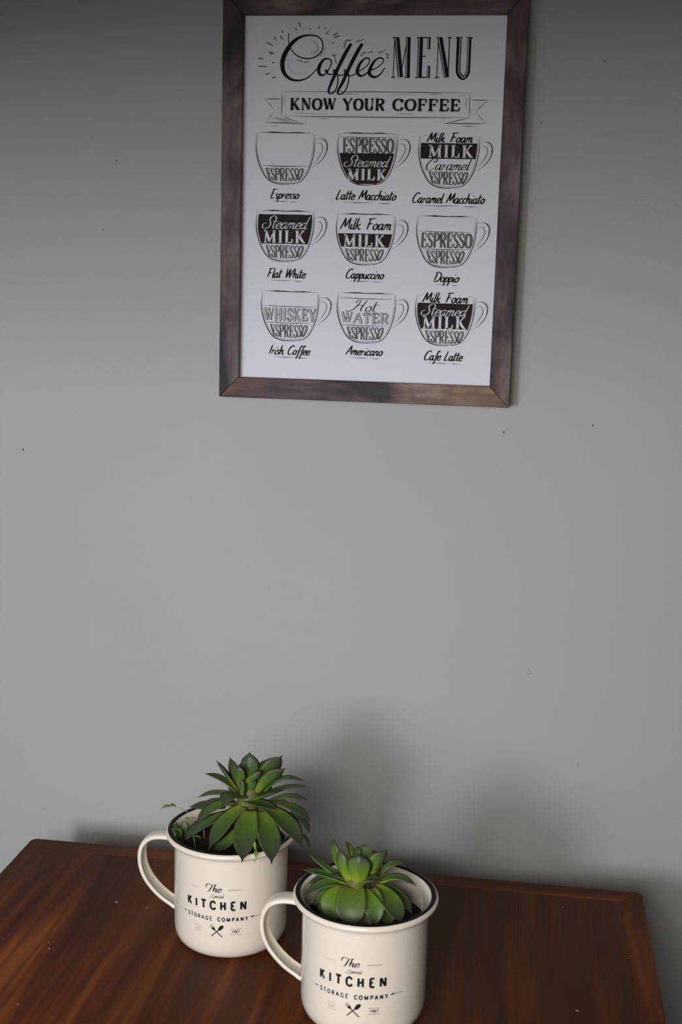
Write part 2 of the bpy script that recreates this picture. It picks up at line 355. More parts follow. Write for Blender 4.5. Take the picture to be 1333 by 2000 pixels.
# roman capitals: unit height; V thick stem, h hairline, c curved, s serif (x, y, half width), e arm end (x, y0, y1)
RO = {
 'A': (.8, [('h', [(.05, 0), (.38, 1)]), ('V', [(.38, 1), (.72, 0)]), ('h', [(.17, .33), (.6, .33)]), ('s', .07, 0, .11), ('s', .7, 0, .14)]),
 'C': (.75, [('c', [(.68, .75), (.55, .95), (.38, 1), (.15, .85), (.07, .5), (.15, .15), (.38, 0), (.58, .05), (.7, .26)]), ('e', .69, .72, 1)]),
 'E': (.68, [('V', [(.16, 0), (.16, 1)]), ('s', .16, 0, .16), ('s', .16, 1, .16), ('h', [(.16, 1), (.6, 1)]), ('h', [(.16, .52), (.45, .52)]), ('h', [(.16, 0), (.63, 0)]), ('e', .6, .72, 1), ('e', .62, 0, .3), ('e', .45, .4, .64)]),
 'F': (.66, [('V', [(.16, 0), (.16, 1)]), ('s', .16, 0, .17), ('s', .16, 1, .16), ('h', [(.16, 1), (.6, 1)]), ('h', [(.16, .52), (.45, .52)]), ('e', .6, .7, 1), ('e', .45, .4, .64)]),
 'G': (.78, [('c', [(.68, .78), (.55, .96), (.38, 1), (.15, .85), (.07, .5), (.15, .15), (.38, 0), (.58, .04), (.69, .15)]), ('V', [(.69, .1), (.69, .45)]), ('h', [(.45, .45), (.72, .45)])]),
 'H': (.8, [('V', [(.16, 0), (.16, 1)]), ('V', [(.64, 0), (.64, 1)]), ('h', [(.16, .5), (.64, .5)]), ('s', .16, 0, .15), ('s', .16, 1, .15), ('s', .64, 0, .15), ('s', .64, 1, .15)]),
 'I': (.34, [('V', [(.17, 0), (.17, 1)]), ('s', .17, 0, .15), ('s', .17, 1, .15)]),
 'K': (.8, [('V', [(.16, 0), (.16, 1)]), ('h', [(.2, .42), (.62, 1)]), ('V', [(.32, .56), (.66, 0)]), ('s', .16, 0, .15), ('s', .16, 1, .15), ('s', .62, 1, .12), ('s', .67, 0, .14)]),
 'L': (.66, [('V', [(.16, 0), (.16, 1)]), ('h', [(.16, 0), (.6, 0)]), ('e', .6, 0, .32), ('s', .16, 0, .15), ('s', .16, 1, .15)]),
 'M': (1.0, [('h', [(.15, 0), (.17, 1)]), ('V', [(.17, 1), (.5, .03)]), ('h', [(.5, .03), (.83, 1)]), ('V', [(.83, 1), (.85, 0)]), ('s', .15, 0, .12), ('s', .85, 0, .15), ('s', .13, 1, .1), ('s', .88, 1, .1)]),
 'N': (.82, [('h', [(.14, 0), (.14, 1)]), ('V', [(.16, 1), (.66, 0)]), ('h', [(.68, 0), (.68, 1)]), ('s', .14, 0, .12), ('s', .12, 1, .1), ('s', .68, 1, .12)]),
 'O': (.8, [('c', [(.4, 1), (.16, .86), (.07, .5), (.16, .14), (.4, 0), (.64, .14), (.73, .5), (.64, .86), (.4, 1)])]),
 'P': (.68, [('V', [(.16, 0), (.16, 1)]), ('c', [(.16, 1), (.42, 1), (.6, .9), (.63, .75), (.58, .58), (.42, .49), (.16, .49)]), ('s', .16, 0, .17), ('s', .1, 1, .1)]),
 'R': (.76, [('V', [(.16, 0), (.16, 1)]), ('c', [(.16, 1), (.42, 1), (.6, .9), (.63, .75), (.58, .6), (.42, .52), (.16, .52)]), ('V', [(.38, .52), (.64, 0)]), ('s', .16, 0, .15), ('s', .1, 1, .1), ('s', .67, 0, .1)]),
 'S': (.6, [('S', [(.52, .78), (.45, .95), (.3, 1), (.13, .9), (.1, .72), (.2, .58), (.4, .44), (.52, .28), (.47, .08), (.3, 0), (.14, .05), (.08, .24)]), ('e', .52, .72, .98), ('e', .08, .02, .28)]),
 'T': (.72, [('V', [(.36, 0), (.36, 1)]), ('s', .36, 0, .15), ('h', [(.04, 1), (.68, 1)]), ('e', .05, .72, 1), ('e', .67, .72, 1)]),
 'U': (.8, [('V', [(.16, 1), (.16, .3)]), ('c', [(.16, .32), (.22, .07), (.4, 0), (.58, .07), (.64, .3)]), ('h', [(.64, .28), (.64, 1)]), ('s', .16, 1, .15), ('s', .64, 1, .12)]),
 'W': (1.05, [('V', [(.1, 1), (.33, 0)]), ('h', [(.33, 0), (.53, .95)]), ('V', [(.5, 1), (.74, 0)]), ('h', [(.74, 0), (.95, 1)]), ('s', .1, 1, .13), ('s', .95, 1, .1), ('s', .5, 1, .1)]),
 'Y': (.8, [('V', [(.1, 1), (.4, .46)]), ('h', [(.4, .46), (.7, 1)]), ('V', [(.4, .48), (.4, 0)]), ('s', .1, 1, .13), ('s', .7, 1, .11), ('s', .4, 0, .15)]),
 '1': (.4, [('V', [(.24, 0), (.24, 1)]), ('h', [(.08, .82), (.24, 1)])]),
 '9': (.64, [('c', [(.56, .68), (.4, .48), (.18, .5), (.08, .74), (.2, .96), (.42, .98), (.56, .78), (.52, .35), (.3, 0)])]),
 '8': (.64, [('c', [(.32, .54), (.12, .72), (.2, .95), (.44, .95), (.52, .72), (.32, .54), (.08, .3), (.16, .03), (.48, .03), (.56, .3), (.32, .54)])]),
 '7': (.6, [('h', [(.06, 1), (.54, 1)]), ('V', [(.54, 1), (.24, 0)])]),
 ' ': (.42, []),
}
def roman(ink, txt, u0, u1, vb, vt, tk, tn, mat=0, layer=0, warp=None, sans=False, gap=.1, shift=(0, 0), sub=None):
    W = sum(RO[c][0] for c in txt)+gap*(len(txt)-1); k = (u1-u0)/W; H = vt-vb; x = 0
    def T(p):
        q = ((x+p[0])*k, p[1]*H)
        if warp: return warp(q[0]/(u1-u0), q[1]/H, u0+shift[0], u1+shift[0], vb+shift[1], vt+shift[1])
        return (u0+q[0]+shift[0], vb+q[1]+shift[1])
    thin = tk if sans else tn
    for c in txt:
        for st in RO[c][1]:
            if st[0] in 'Vh': ink.line([T(p) for p in st[1]], tk if st[0] == 'V' else thin, mat, layer, smooth=False, sub=sub or .3)
            elif st[0] == 'c': ink.line([T(p) for p in st[1]], tk if sans else (tn, tk*1.08, 1.2), mat, layer)
            elif st[0] == 'S': ink.line([T(p) for p in st[1]], tk if sans else [tn*1.1, tn*1.2, tn*1.4, tk*.7, tk*.8, tk*.9, tk, tk*.9, tk*.8, tn*1.6, tn*1.2, tn*1.1], mat, layer)
            elif st[0] == 's' and not sans:
                hw = st[3]*(.72 if layer < 4 and gap < .09 else .95)
                a, b_ = T((st[1]-hw, st[2])), T((st[1]+hw, st[2])); ink.line([a, b_], tn*1.15, mat, layer, smooth=False, sub=sub)
            elif st[0] == 'e' and not sans:
                a, b_ = T((st[1], st[2])), T((st[1], st[3])); ink.line([a, b_], max(tn*1.3, tk*.45), mat, layer, smooth=False, sub=sub)
        x += RO[c][0]+gap
# brush and pen script: x-height .5
SCR = {
 'a': (.5, [[(.38, .40), (.25, .5), (.07, .35), (.04, .12), (.16, 0), (.3, .14), (.4, .45)], [(.4, .5), (.36, .15), (.42, 0), (.56, .1)]]),
 'c': (.38, [[(.36, .40), (.25, .5), (.08, .35), (.05, .12), (.18, 0), (.32, .05), (.42, .16)]]),
 'd': (.52, [[(.38, .40), (.25, .5), (.07, .35), (.04, .12), (.16, 0), (.3, .14), (.4, .45)], [(.46, 1), (.4, .45), (.38, .1), (.44, 0), (.56, .1)]]),
 'e': (.4, [[(.06, .2), (.25, .25), (.36, .38), (.26, .5), (.08, .36), (.05, .12), (.18, 0), (.34, .05), (.44, .16)]]),
 'f': (.34, [[(.5, .86), (.4, 1.0), (.28, .85), (.22, .4), (.16, -.15), (.08, -.38), (0, -.28)], [(.04, .45), (.42, .47)]]),
 'h': (.48, [[(.12, 1.0), (.08, .5), (.05, 0)], [(.06, .2), (.2, .46), (.33, .44), (.32, .18), (.36, 0), (.5, .1)]]),
 'i': (.22, [[(.1, .48), (.07, .15), (.12, 0), (.26, .1)], [(.15, .68), (.14, .8)]]),
 'k': (.44, [[(.12, 1), (.08, .5), (.05, 0)], [(.38, .48), (.22, .34), (.1, .24)], [(.12, .26), (.25, .15), (.33, 0), (.46, .08)]]),
 'l': (.22, [[(.14, 1), (.1, .4), (.08, .1), (.14, 0), (.28, .1)]]),
 'm': (.64, [[(.06, .48), (.05, 0)], [(.06, .25), (.18, .48), (.28, .42), (.26, 0)], [(.27, .25), (.4, .48), (.5, .42), (.48, .12), (.53, 0), (.66, .1)]]),
 'n': (.46, [[(.06, .48), (.05, 0)], [(.06, .25), (.19, .48), (.31, .42), (.29, .12), (.34, 0), (.48, .1)]]),
 'o': (.42, [[(.22, .5), (.08, .38), (.04, .15), (.16, 0), (.32, .1), (.36, .35), (.22, .5), (.34, .44), (.46, .42)]]),
 'p': (.42, [[(.1, .5), (.06, 0), (.02, -.42)], [(.06, .2), (.2, .47), (.34, .42), (.34, .15), (.2, 0), (.08, .06)]]),
 'r': (.34, [[(.08, .48), (.06, 0)], [(.07, .25), (.17, .44), (.3, .46)]]),
 's': (.34, [[(.3, .43), (.2, .5), (.1, .4), (.16, .28), (.27, .14), (.2, 0), (.04, .04)]]),
 't': (.3, [[(.14, .9), (.1, .3), (.12, .04), (.28, .08)], [(-.06, .58), (.15, .6), (.4, .62)]]),
 'u': (.46, [[(.06, .48), (.05, .12), (.14, 0), (.28, .12), (.34, .48)], [(.34, .48), (.32, .12), (.38, 0), (.5, .1)]]),
 'A': (.62, [[(0, 0), (.22, .5), (.45, 1)], [(.45, 1), (.5, .5), (.54, 0)], [(.12, .36), (.6, .38)]]),
 'C': (.6, [[(.6, .82), (.48, 1), (.22, .84), (.06, .4), (.14, .04), (.38, .03), (.58, .2)]]),
 'D': (.66, [[(.17, .95), (.12, .5), (.06, .05)], [(0, .88), (.3, 1), (.62, .72), (.52, .22), (.22, 0), (.0, .04)]]),
 'E': (.5, [[(.56, .96), (.3, .98), (.05, .9)], [(.2, .95), (.13, .5), (.07, .04)], [(.12, .5), (.42, .54)], [(.04, .03), (.2, .02), (.42, .1)]]),
 'F': (.6, [[(.06, .9), (.3, .95), (.66, .98)], [(.26, .95), (.2, .45), (.13, 0)], [(.12, .47), (.3, .5), (.52, .52)]]),
 'I': (.24, [[(.16, 1), (.1, .5), (.04, 0)]]),
 'L': (.5, [[(.2, 1), (.12, .5), (.05, .05), (.2, .02), (.46, .1)]]),
 'M': (.78, [[(0, 0), (.13, .5), (.24, 1)], [(.24, 1), (.3, .5), (.34, .2)], [(.34, .2), (.5, .6), (.66, 1)], [(.66, 1), (.66, .5), (.7, .02)]]),
 'W': (.86, [[(.12, 1), (.13, .5), (.16, 0)], [(.16, 0), (.32, .5), (.46, .95)], [(.46, .95), (.46, .5), (.5, 0)], [(.5, 0), (.68, .5), (.86, 1)]]),
 # swash capitals for the pen script
 'S~': (.62, [[(.72, .78), (.66, .98), (.48, 1.04), (.3, .9), (.28, .7), (.4, .5), (.46, .28), (.34, .06), (.08, .0), (-.12, .14), (-.1, .38), (.1, .46)]]),
 'C~': (.66, [[(.34, .8), (.5, .68), (.62, .85), (.5, 1.04), (.2, .9), (-.02, .5), (.02, .1), (.3, -.04), (.6, .2)]]),
 'H~': (.74, [[(-.5, .1), (-.3, .0), (-.02, .2), (.22, .7), (.3, 1.0)], [(-.02, .75), (.12, 1.0), (.3, 1.0)], [(.66, 1.0), (.5, .5), (.46, .1), (.6, .06)], [(.1, .5), (.35, .56), (.6, .52)]]),
 'T~': (.5, [[(-.22, .5), (-.3, .8), (-.1, 1.0), (.2, .9), (.62, .92), (.72, 1.02)], [(.34, .9), (.26, .5), (.16, .1), (-.02, -.06)]]),
 ' ': (.42, []),
}
def script(ink, txt, u0, u1, vb, vt, nib, mat=0, layer=0, slant=.3, swash=False):
    keys = [(c+'~' if swash and c+'~' in SCR else c) for c in txt]
    W = sum(SCR[c][0] for c in keys)+.04; H = vt-vb; k = (u1-u0-slant*H*.35)/W; x = 0
    for c in keys:
        for st in SCR[c][1]:
            P = [(u0+(x+p[0])*k+slant*(p[1])*H*.75, vb+p[1]*H) for p in st]
            ink.line(P, nib, mat, layer, taper=(.7, .5))
        x += SCR[c][0]

# ------------------------------------------------------------------ framed poster
PX, PZ, PROT = -6.555, 52.339, math.radians(.246)
poster = tag(empty('framed_poster', (PX, 0, PZ), (0, PROT, 0)),
             'white coffee menu print in a weathered purple-brown wooden frame on the wall', 'picture')
IW, IH, OW, OH = 10.04, 13.86, 11.62, 15.47
def rail(name, poly, mt):
    v = [(x, -.15, z) for x, z in poly] + [(x, -2.0, z) for x, z in poly]
    f = [(0, 1, 2, 3), (7, 6, 5, 4)] + [(k, 4+k, 4+(k+1) % 4, (k+1) % 4) for k in range(4)]
    return bevel(mesh_obj(name, v, f, mt, poster), .06, 2)
q = .006
rail('frame_rail', [(-OW, OH), (OW, OH), (IW, IH), (-IW, IH)], MAT_FRAME_H)
rail('frame_rail', [(-OW, -OH), (-IW, -IH), (IW, -IH), (OW, -OH)], MAT_FRAME_H)
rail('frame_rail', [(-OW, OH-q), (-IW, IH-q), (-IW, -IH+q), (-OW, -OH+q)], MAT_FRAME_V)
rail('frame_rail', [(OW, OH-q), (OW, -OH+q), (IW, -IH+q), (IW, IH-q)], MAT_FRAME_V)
mesh_obj('backing_board', *box(-IW-.1, IW+.1, -.9, -.3, -IH-.1, IH+.1), MAT_BACKING, poster)
sheet = mesh_obj('print_sheet', *box(-IW-.05, IW+.05, -1.2, -1.1, -IH-.05, IH+.05), MAT_PAPER, poster)
def on_sheet(u, v, l): return (u, -1.206-.006*l, v)

random.seed(11)
t = Ink()
# the big script word
cw = [.07, .07, .08, .09, .1, .1, .1, .1, .1, .1, .12, .2, .3, .36, .38, .34, .27, .2, .15, .12, .09, .08, .07]
t.line([(-6.59, 12.59), (-6.61, 12.05), (-6.4, 11.42), (-5.96, 10.97), (-5.33, 10.74), (-4.66, 10.79), (-4.1, 11.15), (-3.92, 11.6), (-4.02, 12.05), (-4.41, 12.37), (-5.08, 12.44), (-5.75, 12.28), (-6.32, 11.87), (-6.78, 11.24), (-7.03, 10.6), (-7.02, 9.97), (-6.8, 9.52), (-6.36, 9.2), (-5.77, 9.11), (-5.2, 9.25), (-4.73, 9.57), (-4.35, 9.98), (-4.03, 10.39)], cw)
t.line([(-3.42, 10.72), (-3.8, 10.68), (-4.12, 10.25), (-4.2, 9.8), (-4.01, 9.51), (-3.67, 9.62), (-3.35, 10.07), (-3.22, 10.52), (-3.42, 10.72)], [.1, .16, .26, .28, .18, .1, .1, .1, .1])
t.line([(-3.7, 9.9), (-3.6, 9.82), (-3.43, 9.59), (-3.15, 9.58), (-2.87, 9.8)], [.2, .2, .1, .09, .08])
f1 = [(-1.73, 11.83), (-2.19, 11.07), (-2.73, 9.98), (-3.18, 8.99), (-3.4, 8.35), (-3.25, 8.15), (-2.92, 8.31), (-2.7, 8.9), (-2.73, 9.53), (-2.96, 9.89), (-3.11, 9.85)]
f2 = [(-.88, 11.83), (-1.33, 11.07), (-1.87, 9.99), (-2.32, 8.99), (-2.68, 8.31), (-2.53, 8.1), (-2.15, 8.31), (-1.89, 8.9), (-1.87, 9.54), (-2.13, 9.9), (-2.24, 9.81)]
for f in (f1, f2): t.line(f, [.24, .3, .27, .24, .16, .1, .1, .1, .09, .09, .09])
t.line([(-3.09, 9.85), (-2.71, 9.53), (-2.33, 9.52), (-2.05, 9.72)], [.1, .09, .09, .12]); t.line([(-2.23, 9.81), (-1.85, 9.49), (-1.47, 9.54), (-1.2, 9.81)], [.12, .1, .08, .08])
for e_ in ([(-1.24, 9.76), (-.82, 9.95), (-.36, 10.35), (-.3, 10.71), (-.61, 10.76), (-1.02, 10.35), (-1.2, 9.81), (-1.0, 9.49), (-.62, 9.56), (-.02, 10.04)],
           [(-.3, 9.84), (.14, 9.98), (.61, 10.3), (.8, 10.63), (.55, 10.81), (.12, 10.58), (-.23, 9.98), (-.24, 9.6), (.11, 9.39), (.54, 9.56), (.91, 10.07)]):
    t.line(e_, [.07, .08, .08, .1, .12, .22, .28, .2, .12, .08])
# MENU: tall inline capitals
def inl(P, w_, off, ws=.05, smooth=False):
    t.line(P, w_, 0, 0, smooth=smooth, sub=.5); t.line([(a+off, b_) for a, b_ in P], ws, 1, 1, smooth=smooth, sub=.5)
def ser(x0, x1, y, w_=.09): t.line([(x0, y), (x1, y)], w_, 0, 0, smooth=False)
T0, B0 = 12.27, 9.38
inl([(1.76, T0), (2.14, B0)], .40, -.09, .05); t.line([(1.6, T0), (1.57, B0)], .07, smooth=False); t.line([(2.12, B0), (2.6, T0)], .07, smooth=False); inl([(2.64, T0), (2.68, B0)], .36, -.09, .05)
ser(1.44, 1.86, T0); ser(2.44, 2.82, T0); ser(1.42, 1.73, B0); ser(2.42, 2.88, B0)
inl([(3.58, T0), (3.58, B0)], .38, -.1, .05); t.line([(3.4, T0), (3.4, B0)], .04, smooth=False); ser(3.28, 4.36, T0); ser(3.26, 4.4, B0); ser(3.56, 4.02, 10.9, .07); inl([(4.22, T0), (4.22, 11.42)], .24, -.04, .05); inl([(4.26, B0), (4.26, 10.24)], .24, -.04, .05)
ser(3.74, 4.02, 11.0, .03)
inl([(5.04, T0), (5.66, B0)], .40, -.1, .05); t.line([(4.92, T0), (4.92, B0)], .07, smooth=False); t.line([(5.77, T0), (5.77, B0+.1)], .09, smooth=False); ser(4.78, 5.16, T0); ser(5.6, 5.92, T0); ser(4.76, 5.1, B0)
inl([(6.5, T0), (6.5, 10.2), (6.56, 9.7), (6.78, 9.42), (6.98, 9.36)], .36, .06, .05, True); inl([(7.28, T0), (7.28, 10.1), (7.22, 9.65), (7.05, 9.42), (6.9, 9.36)], .30, -.06, .05, True); ser(6.24, 6.76, T0); ser(7.06, 7.54, T0)
t.build('title_lettering', on_sheet, INK, sheet, 'large black script and tall capital title lettering')

t = Ink()
for (a, b_, c, d_) in [(-6.1, 12.97, -5.97, 12.77), (-5.85, 13.4, -5.67, 12.99), (-4.95, 12.95, -4.92, 12.81), (-4.24, 13.13, -4.28, 12.86), (-3.71, 13.02, -3.78, 12.88), (-3.47, 12.75, -3.72, 12.48), (-2.8, 12.59, -3.17, 12.41), (-2.6, 12.41, -3.12, 12.23), (-3.07, 11.92, -3.25, 11.83), (-8.39, 11.94, -7.77, 11.64), (-7.77, 12.32, -7.57, 12.05), (-7.29, 12.41, -7.04, 12.09), (-7.15, 12.77, -7.05, 12.59), (-8.18, 11.24, -7.65, 11.06), (-8.08, 11.14, -7.84, 11.01), (-9.0, 10.71, -8.51, 10.69), (-8.99, 10.14, -8.21, 10.12), (-7.88, 10.44, -7.68, 10.4), (-8.44, 9.55, -7.96, 9.65), (-7.9, 9.28, -7.5, 9.35)]:
    w_ = .075; t.line([(a, b_), ((a+c)/2, (b_+d_)/2+.01), (c, d_)], w_, 2, 0, taper=(.4, .3))
    if random.random() < .6:
        ddx, ddy = (c-a)*.12+.03, (d_-b_)*.1+.07; t.line([(a+ddx, b_+ddy), (c-ddx*.5, d_+ddy)], .025, 3, 0, smooth=False)
for (a, b_, c, d_) in [(-2.29, 11.43, -2.17, 12.05), (-2.16, 11.92, -1.98, 12.1), (-2.02, 11.96, -1.65, 12.13), (-2.2, 11.7, -2.35, 11.83), (-1.4, 11.88, -1.22, 12.05), (-1.26, 11.92, -.75, 12.14), (-.94, 10.85, -.86, 11.16), (-.81, 11.07, -.53, 11.2), (-.48, 11.16, -.01, 11.21), (-3.18, 11.02, -2.89, 10.71), (-2.99, 10.7, -2.83, 10.34), (-3.13, 10.93, -2.9, 10.98), (-5.95, 10.61, -5.42, 10.45), (-5.37, 10.43, -4.99, 10.47), (.35, 11.12, .85, 11.3), (.9, 11.1, 1.2, 10.9), (.95, 10.8, 1.2, 10.75)]:
    t.line([(a, b_), ((a+c)/2+.02, (b_+d_)/2+.03), (c, d_)], .055, 2, 0, taper=(.5, .2))
    n = 3
    for k in range(n):
        f = (k+.7)/n; x, y = a+(c-a)*f, b_+(d_-b_)*f; t.line([(x, y), (x+random.uniform(-.1, .12), y+random.uniform(.06, .14))], .035, 2, 0, smooth=False)
for arc in ([(-4.69, 12.01), (-4.4, 11.78), (-4.31, 11.47), (-4.45, 11.2), (-4.85, 11.12)], [(-6.63, 10.7), (-6.57, 10.15), (-6.27, 9.75), (-5.59, 9.6), (-4.97, 9.72)], [(-4.15, 10.95), (-3.86, 11.2), (-3.7, 11.6)]):
    Q = catmull(arc, 9)
    for k in range(len(Q)-1):
        dd = Q[k+1]-Q[k]; nn = Vector((-dd.y, dd.x)).normalized()*.09; t.line([tuple(Q[k]-nn), tuple(Q[k]+nn)], .018, 3, 0, smooth=False)
t.build('doodle_marks', on_sheet, INK, sheet, 'small sketched rays and sprigs around the title')

# banner with its words
t = Ink()
def sk(P, w_=.045, mat=0, tp=(.3, .3), smooth=False): t.line(P, w_, mat, 0, smooth=smooth, taper=tp, sub=.4)
sk([(-6.95, 8.28), (0, 8.30), (7.5, 8.27)], .05); sk([(-6.98, 6.45), (0, 6.43), (7.5, 6.45)], .06)
sk([(-7.05, 8.2), (-7.03, 6.45)], .06); sk([(-6.85, 8.1), (-6.85, 7.1)], .03, 2); sk([(7.47, 8.25), (7.52, 6.42)], .05); sk([(7.28, 7.95), (7.2, 7.5), (7.28, 7.05)], .04, 2, smooth=True)
sk([(-8.36, 7.72), (-7.1, 7.73)], .06); sk([(-8.36, 7.70), (-7.57, 6.86)], .045); sk([(-7.57, 6.86), (-8.28, 5.98)], .045); sk([(-8.3, 5.97), (-6.5, 5.93), (-5.12, 5.89)], .06); sk([(-6.98, 6.42), (-5.45, 5.92)], .045); sk([(-5.1, 6.38), (-5.1, 6.0)], .06)
sk([(7.56, 7.75), (8.85, 7.75)], .06); sk([(8.85, 7.74), (7.99, 6.9)], .045); sk([(7.99, 6.9), (8.77, 6.04)], .045); sk([(8.75, 6.03), (5.6, 6.01)], .06); sk([(5.7, 6.02), (7.36, 6.4)], .05); sk([(5.54, 6.42), (5.56, 6.05)], .06)
for k in range(9):
    y = 7.55-k*.17; x = -8.15+(7.7-y)*.9 if y > 6.86 else -7.6-(6.86-y)*.8
    sk([(x+.1, y), (x+.1+random.uniform(.3, .9), y-.01)], .028, 2)
    x2 = 8.62-(7.7-y)*.92 if y > 6.9 else 8.0+(6.9-y)*.8
    sk([(x2-.1, y), (x2-.1-random.uniform(.25, .5), y)], .028, 2)
for k in range(7): sk([(-6.6+k*.1, 6.28-k*.045), (-7.9+k*.1+random.uniform(0, .5), 6.28-k*.045)], .022, 2)
sk([(-6.2, 6.68), (-4.6, 6.66), (-3.4, 6.66)], .03, 2); sk([(1.9, 6.68), (3.4, 6.68)], .03, 2); sk([(-2.6, 8.13), (-1.1, 8.14)], .04, 2); sk([(4.1, 8.17), (5.5, 8.17)], .04, 2)
sk([(-7.9, 5.72), (-7.35, 5.71)], .04); sk([(-4.2, 6.3), (-3.3, 6.3)], .035); sk([(7.0, 5.82), (8.0, 5.82)], .05)
for k in range(16): t.line([(-2.4+k*.13, 6.6), (-2.36+k*.13, 6.53)], .025, 2, 0, smooth=False); t.line([(1.5+k*.11, 8.17), (1.54+k*.11, 8.09)], .022, 2, 0, smooth=False)
for k in range(3): t.line([(6.7+k*.16, 8.1), (6.74+k*.16, 8.05)], .04, 2, 0, smooth=False)
for (tk_, tn_, mt, ly) in ((.29, .17, 3, 0), (.25, .13, 1, 1), (.205, .085, 0, 2)):
    roman(t, 'KNOW', -6.38, -2.78, 6.96, 7.76, tk_, tn_, mt, ly); roman(t, 'YOUR', -2.25, .98, 6.96, 7.76, tk_, tn_, mt, ly); roman(t, 'COFFEE', 1.62, 6.78, 6.96, 7.76, tk_, tn_, mt, ly)
t.build('ribbon_banner', on_sheet, INK, sheet, 'sketched ribbon banner with serif capitals')

# the nine cups
BODY = [(0, 0), (-.09, -1.02), (.01, -1.85), (.3, -2.68), (.79, -3.45), (1.44, -3.8), (2.32, -3.88), (3.17, -3.78), (3.75, -3.41), (4.19, -2.63), (4.46, -1.64), (4.55, -.74), (4.52, -.05)]
HO = [(4.61, -.48), (5.08, -.4), (5.44, -.66), (5.53, -1.1), (5.35, -1.71), (4.89, -2.24), (4.31, -2.65)]
HI = [(4.66, -.8), (5.01, -.77), (5.2, -1.11), (5.07, -1.56), (4.72, -2.08), (4.4, -2.3)]
def contour(y):
    Q = catmull(BODY, 8); best = []
    for a, b_ in zip(Q[:-1], Q[1:]):
        if (a.y-y)*(b_.y-y) <= 0 and abs(a.y-b_.y) > 1e-6: best.append(a.x+(b_.x-a.x)*(y-a.y)/(b_.y-a.y))
    return (min(best), max(best)) if len(best) > 1 else (2.1, 2.3)
def bowl(s_, v_, u0, u1, vb, vt):      # lettering squeezed into the round bottom of a cup
    k = 2*s_-1; H = vt-vb; top = vt; bot = vb+H*.13*abs(k)**2.2; wdt = (u1-u0)/2*(.97-.2*(1-v_)*abs(k)**1.0)
    return ((u0+u1)/2+k*wdt, bot+(top-bot)*v_)
